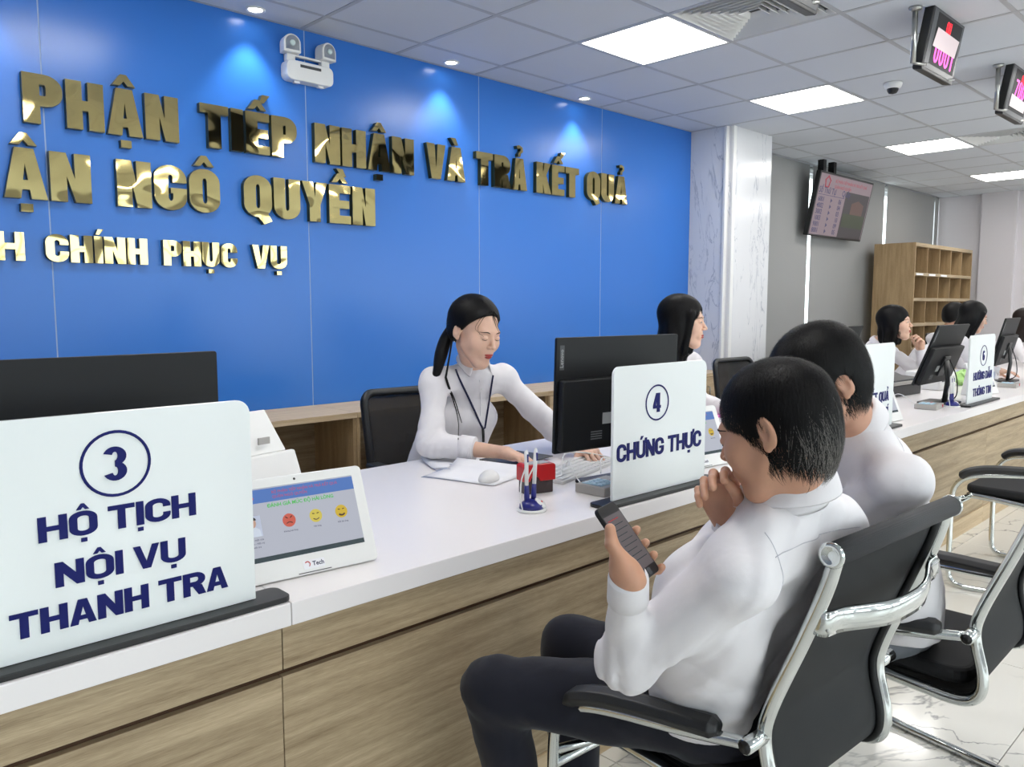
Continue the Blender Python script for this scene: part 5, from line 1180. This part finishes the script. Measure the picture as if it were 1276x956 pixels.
for k in range(9): MB().prism(rc(-.024, .012+.012*((k*7) % 3)/2, .040-k*.0095, .0412-k*.0095), .0043, .0045, ML).build('screen_text_line', SCRD if k else RED, ph)
MB().prism(rrect(.012, .012, .004, cy=-.060), .004, .0043, ML).build('home_button', DGREY, ph)

# ---- second man, leaning over from the next chair
J = dict(pel=(2.15, .80, .56), chest=(1.96, .79, .86), neck=(1.825, .765, 1.100), sL=(1.75, .63, 1.00), sR=(1.945, .92, .99), eL=(1.77, .87, .79), eR=(2.08, 1.06, .79), wL=(1.81, 1.08, .72), wR=(2.03, 1.20, .72),
         hL=(2.06, .82, .53), hR=(2.20, .88, .53), kL=(1.86, 1.20, .55), kR=(2.12, 1.26, .55), aL=(1.90, 1.26, .09), aR=(2.16, 1.30, .09), front=(-.80, .60, 0), toe=(-.1, .9, 0))
J2 = J
person('man with full black hair in a white shirt leaning toward the phone', J, ((1.672, .777, 1.206), (-.80, .52), 34, 0, 1.0), 'full', False, SKM2,
    hands=({'prims': hand_prims(J['wL'], (.1, .8, -.5), (0, -.4, -.9), -1, [.3, .35, .4, .4]), 'W': J['wL'], 'E': J['eL'], 'h': .004}, {'prims': hand_prims(J['wR'], (.2, .3, -.9), (-.3, -.9, -.2), 1, [.3, .35, .4, .4]), 'W': J['wR'], 'E': J['eR'], 'h': .004}),
    extra_shirt=[('c', (1.82, .735, 1.055), (1.895, .70, .965), .060, .082), ('c', (1.86, .77, 1.055), (1.985, .79, .93), .060, .088), ('c', (1.985, .78, .92), (2.14, .78, .64), .088, .122)],
    hs=.003, ch=.0075, folds_amp=.004, nstr=7000, trousers=TROUG, whorl=(.01, -.06, .12),
    seams=[('armhole_seam', [(1.80, .60, 1.05), (1.83, .62, .99), (1.83, .66, .92), (1.80, .70, .87)], .0013), ('yoke_seam', [(1.84, .64, 1.04), (1.93, .76, 1.06), (2.0, .88, 1.04)], .0012)], creaseamp=.005)

# ---- woman with the ponytail at desk 4
J = dict(pel=(2.16, 2.74, .55), chest=(2.16, 2.56, .90), neck=(2.145, 2.455, 1.135), sL=(2.305, 2.45, 1.055), sR=(1.995, 2.53, 1.055), eL=(2.47, 2.30, .84), eR=(1.895, 2.43, .83), wL=(2.36, 2.05, .815), wR=(2.055, 2.17, .812), cR=(1.985, 2.29, .82), cL=(2.385, 2.11, .82),
         hL=(2.24, 2.72, .53), hR=(2.08, 2.74, .53), kL=(2.28, 2.32, .53), kR=(2.02, 2.34, .53), aL=(2.28, 2.36, .09), aR=(2.04, 2.38, .09), front=(-.05, -1, 0), toe=(0, -1, 0))
wm, chw, MW, sbw, hbw = person('woman with a black ponytail in a white blouse, looking down behind the red stamp', J, ((2.062, 2.352, 1.268), (.02, -1), 16, -3, 1.08), 'tied', True, SKW,
    hands=({'prims': hand_prims(J['wR'], (.15, -.98, -.16), (-.1, -.25, -1), 1, [.28, .32, .36, .4], thumb=(.6, .25), spread=.09, sc=.96), 'W': J['wR'], 'E': J['eR'], 'h': .003},
           {'prims': hand_prims(J['wL'], (-.35, -.90, -.15), (0, -.2, -1), -1, [.35, .35, .38, .4], thumb=(.6, .3), spread=.09, sc=.96), 'W': J['wL'], 'E': J['eL'], 'h': .003}),
    hs=.0028, ch=.0085, nstr=2500, trousers=TROUB, sleeve_r=(.052, .050, .052, .037), body_r=.098, chest_w=.062, puff=True, eyes='down', creaseamp=.005, whorl=(0, .06, .12))
X = lambda *p: MW @ Vector(p)
chw(tube_obj('ponytail', HAIR, None, spline([X(.02, -.105, -.02), X(.03, -.115, -.07), X(.05, -.10, -.13), X(.065, -.085, -.19), X(.07, -.10, -.27)], 6), [.022+.005*math.sin(k/24*PI)-.018*max(0, k/24-.45)**1.0*1.6 for k in range(25)], 12))
hpk = [o for o in wm.children if o.name.startswith('hair')][0]
def bang(q, n=6, off=.002):
    out = []
    hv = BVHTree.FromPolygons([tuple(v.co+wm.location) for v in hpk.data.vertices], [tuple(f.vertices) for f in hpk.data.polygons])
    dr = MW.to_3x3() @ Vector((0, -1, 0))
    for p_ in spline([Vector((x, .2, z)) for x, z in q], n):
        o_ = MW @ p_; hits = [h[0] for h in (hbw.ray_cast(o_, dr), hv.ray_cast(o_, dr)) if h[0] is not None]
        if hits: out.append(min(hits, key=lambda h: (h-o_).length)-dr.normalized()*off)
    return out
for q in (((.012, .095), (.040, .070), (.056, .030), (.040, .008)), ((.010, .093), (.034, .070), (.050, .035), (.047, .012)), ((.004, .098), (-.016, .07), (-.036, .030), (-.050, .018)), ((.002, .097), (-.010, .06), (-.022, .036), (-.034, .022)), ((-.004, .096), (-.030, .075), (-.052, .045), (-.062, .020)), ((.000, .096), (-.02, .062), (-.042, .034), (-.056, .024))):
    bp = bang(q); chw(tube_obj('hair_wisp', HAIR, None, bp, [.0017*max(.3, 1-i/len(bp)) for i in range(len(bp))], 6, flat=(1.6, .6)))
fwd = Vector((-.56, -.82, 0))
def front_pts(b, pts, off):
    q = ray_snap(b, [Vector(p)+Vector((-.69, -.72, 0))*.4 for p in pts], (.69, .72, 0), off)
    for _ in range(1): q = [q[0]]+[(q[i-1]+q[i]*2+q[i+1])/4 for i in range(1, len(q)-1)]+[q[-1]] if len(q) > 2 else q
    return q
for j in range(2):
    chw(tube_obj('loose_hair_strand', HAIR, None, [X(.074-.002*j, -.035, -.03), X(.072, -.03, -.09)]+front_pts(sbw, [(2.005+.004*j+(.012+.0015*j)*k, 2.47, 1.085-.032*k) for k in range(8-j)], .010), [.003*max(.35, 1-i/12) for i in range(2+8-j)], 6, flat=(1.5, .5)))
ln = front_pts(sbw, [(2.05+.0095*k, 2.46-.004*k, 1.115-.0235*k) for k in range(12)], .0055)
chw(tube_obj('lanyard_strap', NAVYCL, None, ln, .0042, 6, flat=(1.3, .4)))
ln2 = front_pts(sbw, [(2.20-.0045*k, 2.40, 1.085-.0205*k) for k in range(12)], .0055)
chw(tube_obj('lanyard_strap', NAVYCL, None, ln2+[ln[-1]], .0036, 6, flat=(1.3, .4)))
e = ln[-1]; chw(tube_obj('lanyard_clip', BLACKP, None, [e, e+Vector((.0, -.002, -.03)), e+Vector((0, -.002, -.055))], .006, 8))
chw(tube_obj('placket', SEAMT, None, front_pts(sbw, [(2.125, 2.40, 1.07-.03*k) for k in range(10)], .0003), .0011, 5))
for k in range(4):
    p = front_pts(sbw, [(2.138, 2.40, 1.03-.07*k)], .001)
    if p: chw(MB().lathe([(.004, -.001), (.004, .001), (.001, .0015)], 10, Matrix.Translation(p[0]) @ Vector((0, -1, 0)).to_track_quat('Z', 'Y').to_matrix().to_4x4()).build('button', WHITEP))
chw(MB().lathe([(.0001, -.003), (.003, 0), (.0001, .003)], 8, MW @ Matrix.Translation((.086, -.006, -.040))).build('earring', CHROME, smooth=True))

# ---- long-haired woman at the next desk
J = dict(pel=(3.62, 2.78, .56), chest=(3.56, 2.55, .90), neck=(3.46, 2.40, 1.125), sL=(3.60, 2.37, 1.05), sR=(3.33, 2.53, 1.05), eL=(3.80, 2.46, .84), eR=(3.20, 2.62, .80), wL=(3.80, 2.30, .815), wR=(3.35, 2.30, .80),
         hL=(3.70, 2.76, .53), hR=(3.55, 2.80, .53), kL=(3.74, 2.36, .53), kR=(3.54, 2.36, .53), aL=(3.72, 2.38, .09), aR=(3.54, 2.4, .09), front=(.4, -.9, 0), toe=(0, -1, 0))
person('woman with straight black shoulder-length hair, turned right behind the number 4 sign', J, ((3.385, 2.285, 1.288), (.40, -.92), 3, 0, 1.08), 'long', True, SKW,
    hands=({'prims': hand_prims(J['wL'], (.35, -.90, -.12), (0, -.2, -1), -1, [.3, .3, .3, .3], sc=.96), 'W': J['wL'], 'E': J['eL'], 'h': .0035}, {'prims': hand_prims(J['wR'], (.2, -.9, -.1), (0, -.1, -1), 1, [.3, .3, .3, .3], sc=.96), 'W': J['wR'], 'E': J['eR'], 'h': .0045}),
    hs=.003, ch=.0095, nstr=1500, trousers=TROUB, sleeve_r=(.052, .048, .046, .035), body_r=.096, chest_w=.062, puff=True, eyes='open', creaseamp=.005, whorl=(0, .04, .12))

# ---- woman resting her chin on her hand
J = dict(pel=(6.32, 2.78, .56), chest=(6.28, 2.58, .88), neck=(6.25, 2.44, 1.075), sL=(6.42, 2.42, 1.00), sR=(6.10, 2.50, 1.00), eL=(6.50, 2.17, .82), eR=(6.02, 2.32, .81), wL=(6.43, 2.20, 1.02), wR=(6.18, 2.16, .82),
         hL=(6.40, 2.76, .53), hR=(6.24, 2.78, .53), kL=(6.42, 2.34, .53), kR=(6.24, 2.34, .53), aL=(6.4, 2.38, .09), aR=(6.24, 2.38, .09), front=(.2, -1, 0), toe=(0, -1, 0))
w3, ch3, MW3, sb3, hb3 = person('woman with a wavy black bob and blue lanyard, resting her chin on her hand', J, ((6.235, 2.325, 1.232), (.12, -.99), -4, 3, 1.08), 'bob', True, SKW,
    hands=({'prims': hand_prims(J['wL'], (-.10, .02, .95), (-.9, .5, 0), -1, [(.7, .9, .6), (.7, 1, .6), (.8, 1, .6), (.8, 1, .6)], sc=.98, thumb=(.2, .4)), 'W': J['wL'], 'E': J['eL'], 'h': .0035}, {'prims': hand_prims(J['wR'], (.4, -.8, -.1), (0, -.1, -1), 1, [.3, .3, .3, .3], sc=.96), 'W': J['wR'], 'E': J['eR'], 'h': .0045}),
    hs=.0035, ch=.0105, nstr=2500, whorl=(0, .02, .12), trousers=TROUB, sleeve_r=(.050, .046, .044, .034), body_r=.096, chest_w=.062, eyes='open', creaseamp=.004)
for q in ([(6.20, 2.38, 1.05), (6.23, 2.4, .97), (6.28, 2.4, .88)], [(6.31, 2.38, 1.04), (6.31, 2.4, .96), (6.285, 2.4, .88)]):
    ch3(tube_obj('lanyard_strap', NAVYINK, None, front_pts(sb3, spline(q, 4), .003), .005, 6, flat=(1.3, .4)))

# ---- three people at the far end
def far(label, c, f, pitch, hair, female, hm=None, shirt_dx=0, eyes='open', **k):
    x, y, z = c; f = Vector((f[0], f[1], 0)).normalized(); r = f.cross(Vector((0, 0, 1)))
    B = lambda a, b, zz: (x+f.x*a+r.x*b, y+f.y*a+r.y*b+0, zz)
    lim = lambda p, m: (p[0], max(p[1], m), p[2])
    J = dict(pel=lim(B(-.30, 0, .56), 2.75), chest=lim(B(-.17, 0, z-.36), 2.52), neck=B(-.07, 0, z-.155), sL=B(-.10, -.17, z-.22), sR=B(-.10, .17, z-.22), eL=B(-.02, -.26, .84), eR=B(-.02, .26, .84), wL=B(.16, -.17, .82), wR=B(.16, .17, .82),
             hL=lim(B(-.28, -.08, .53), 2.74), hR=lim(B(-.28, .08, .53), 2.74), kL=B(.1, -.1, .53), kR=B(.1, .1, .53), aL=B(.06, -.1, .09), aR=B(.06, .1, .09), front=tuple(f), toe=tuple(f))
    return person(label, J, (c, (f.x, f.y), pitch, 0, 1.05), hair, female, SKW if female else SKM2, hands=({'prims': hand_prims(J['wL'], tuple(f), (0, 0, -1), -1, [.3]*4), 'W': J['wL'], 'E': J['eL'], 'h': .006}, {'prims': hand_prims(J['wR'], tuple(f), (0, 0, -1), 1, [.3]*4), 'W': J['wR'], 'E': J['eR'], 'h': .006}),
                  hs=.005, ch=.014, trousers=TROUB, sleeve_r=(.050, .046, .044, .034), body_r=.1, chest_w=.065, eyes=eyes, hairm=hm, creaseamp=.003, **k)
far('man with short black hair far behind the tilted monitor, facing right', (8.22, 2.52, 1.255), (.78, -.62), 6, 'full', False)
_, chg, MG, _, _ = far('woman with dark hair and glasses looking down behind the tilted monitor', (7.53, 2.17, 1.265), (.45, -.90), 16, 'long', True)
for s in (-1, 1): chg(MB().tube([MG @ Vector((s*.032+.018*math.cos(a), .103-.004*abs(s+math.cos(a)), .0+.014*math.sin(a))) for a in [2*PI*k/16 for k in range(16)]], .0014, 5, closed=True).build('glasses_rim', STEEL, smooth=True))
far('person with wavy brown-black hair cut off by the right edge of the picture', (9.32, 2.20, 1.20), (.3, -.9), 6, 'long', True, HAIRB)
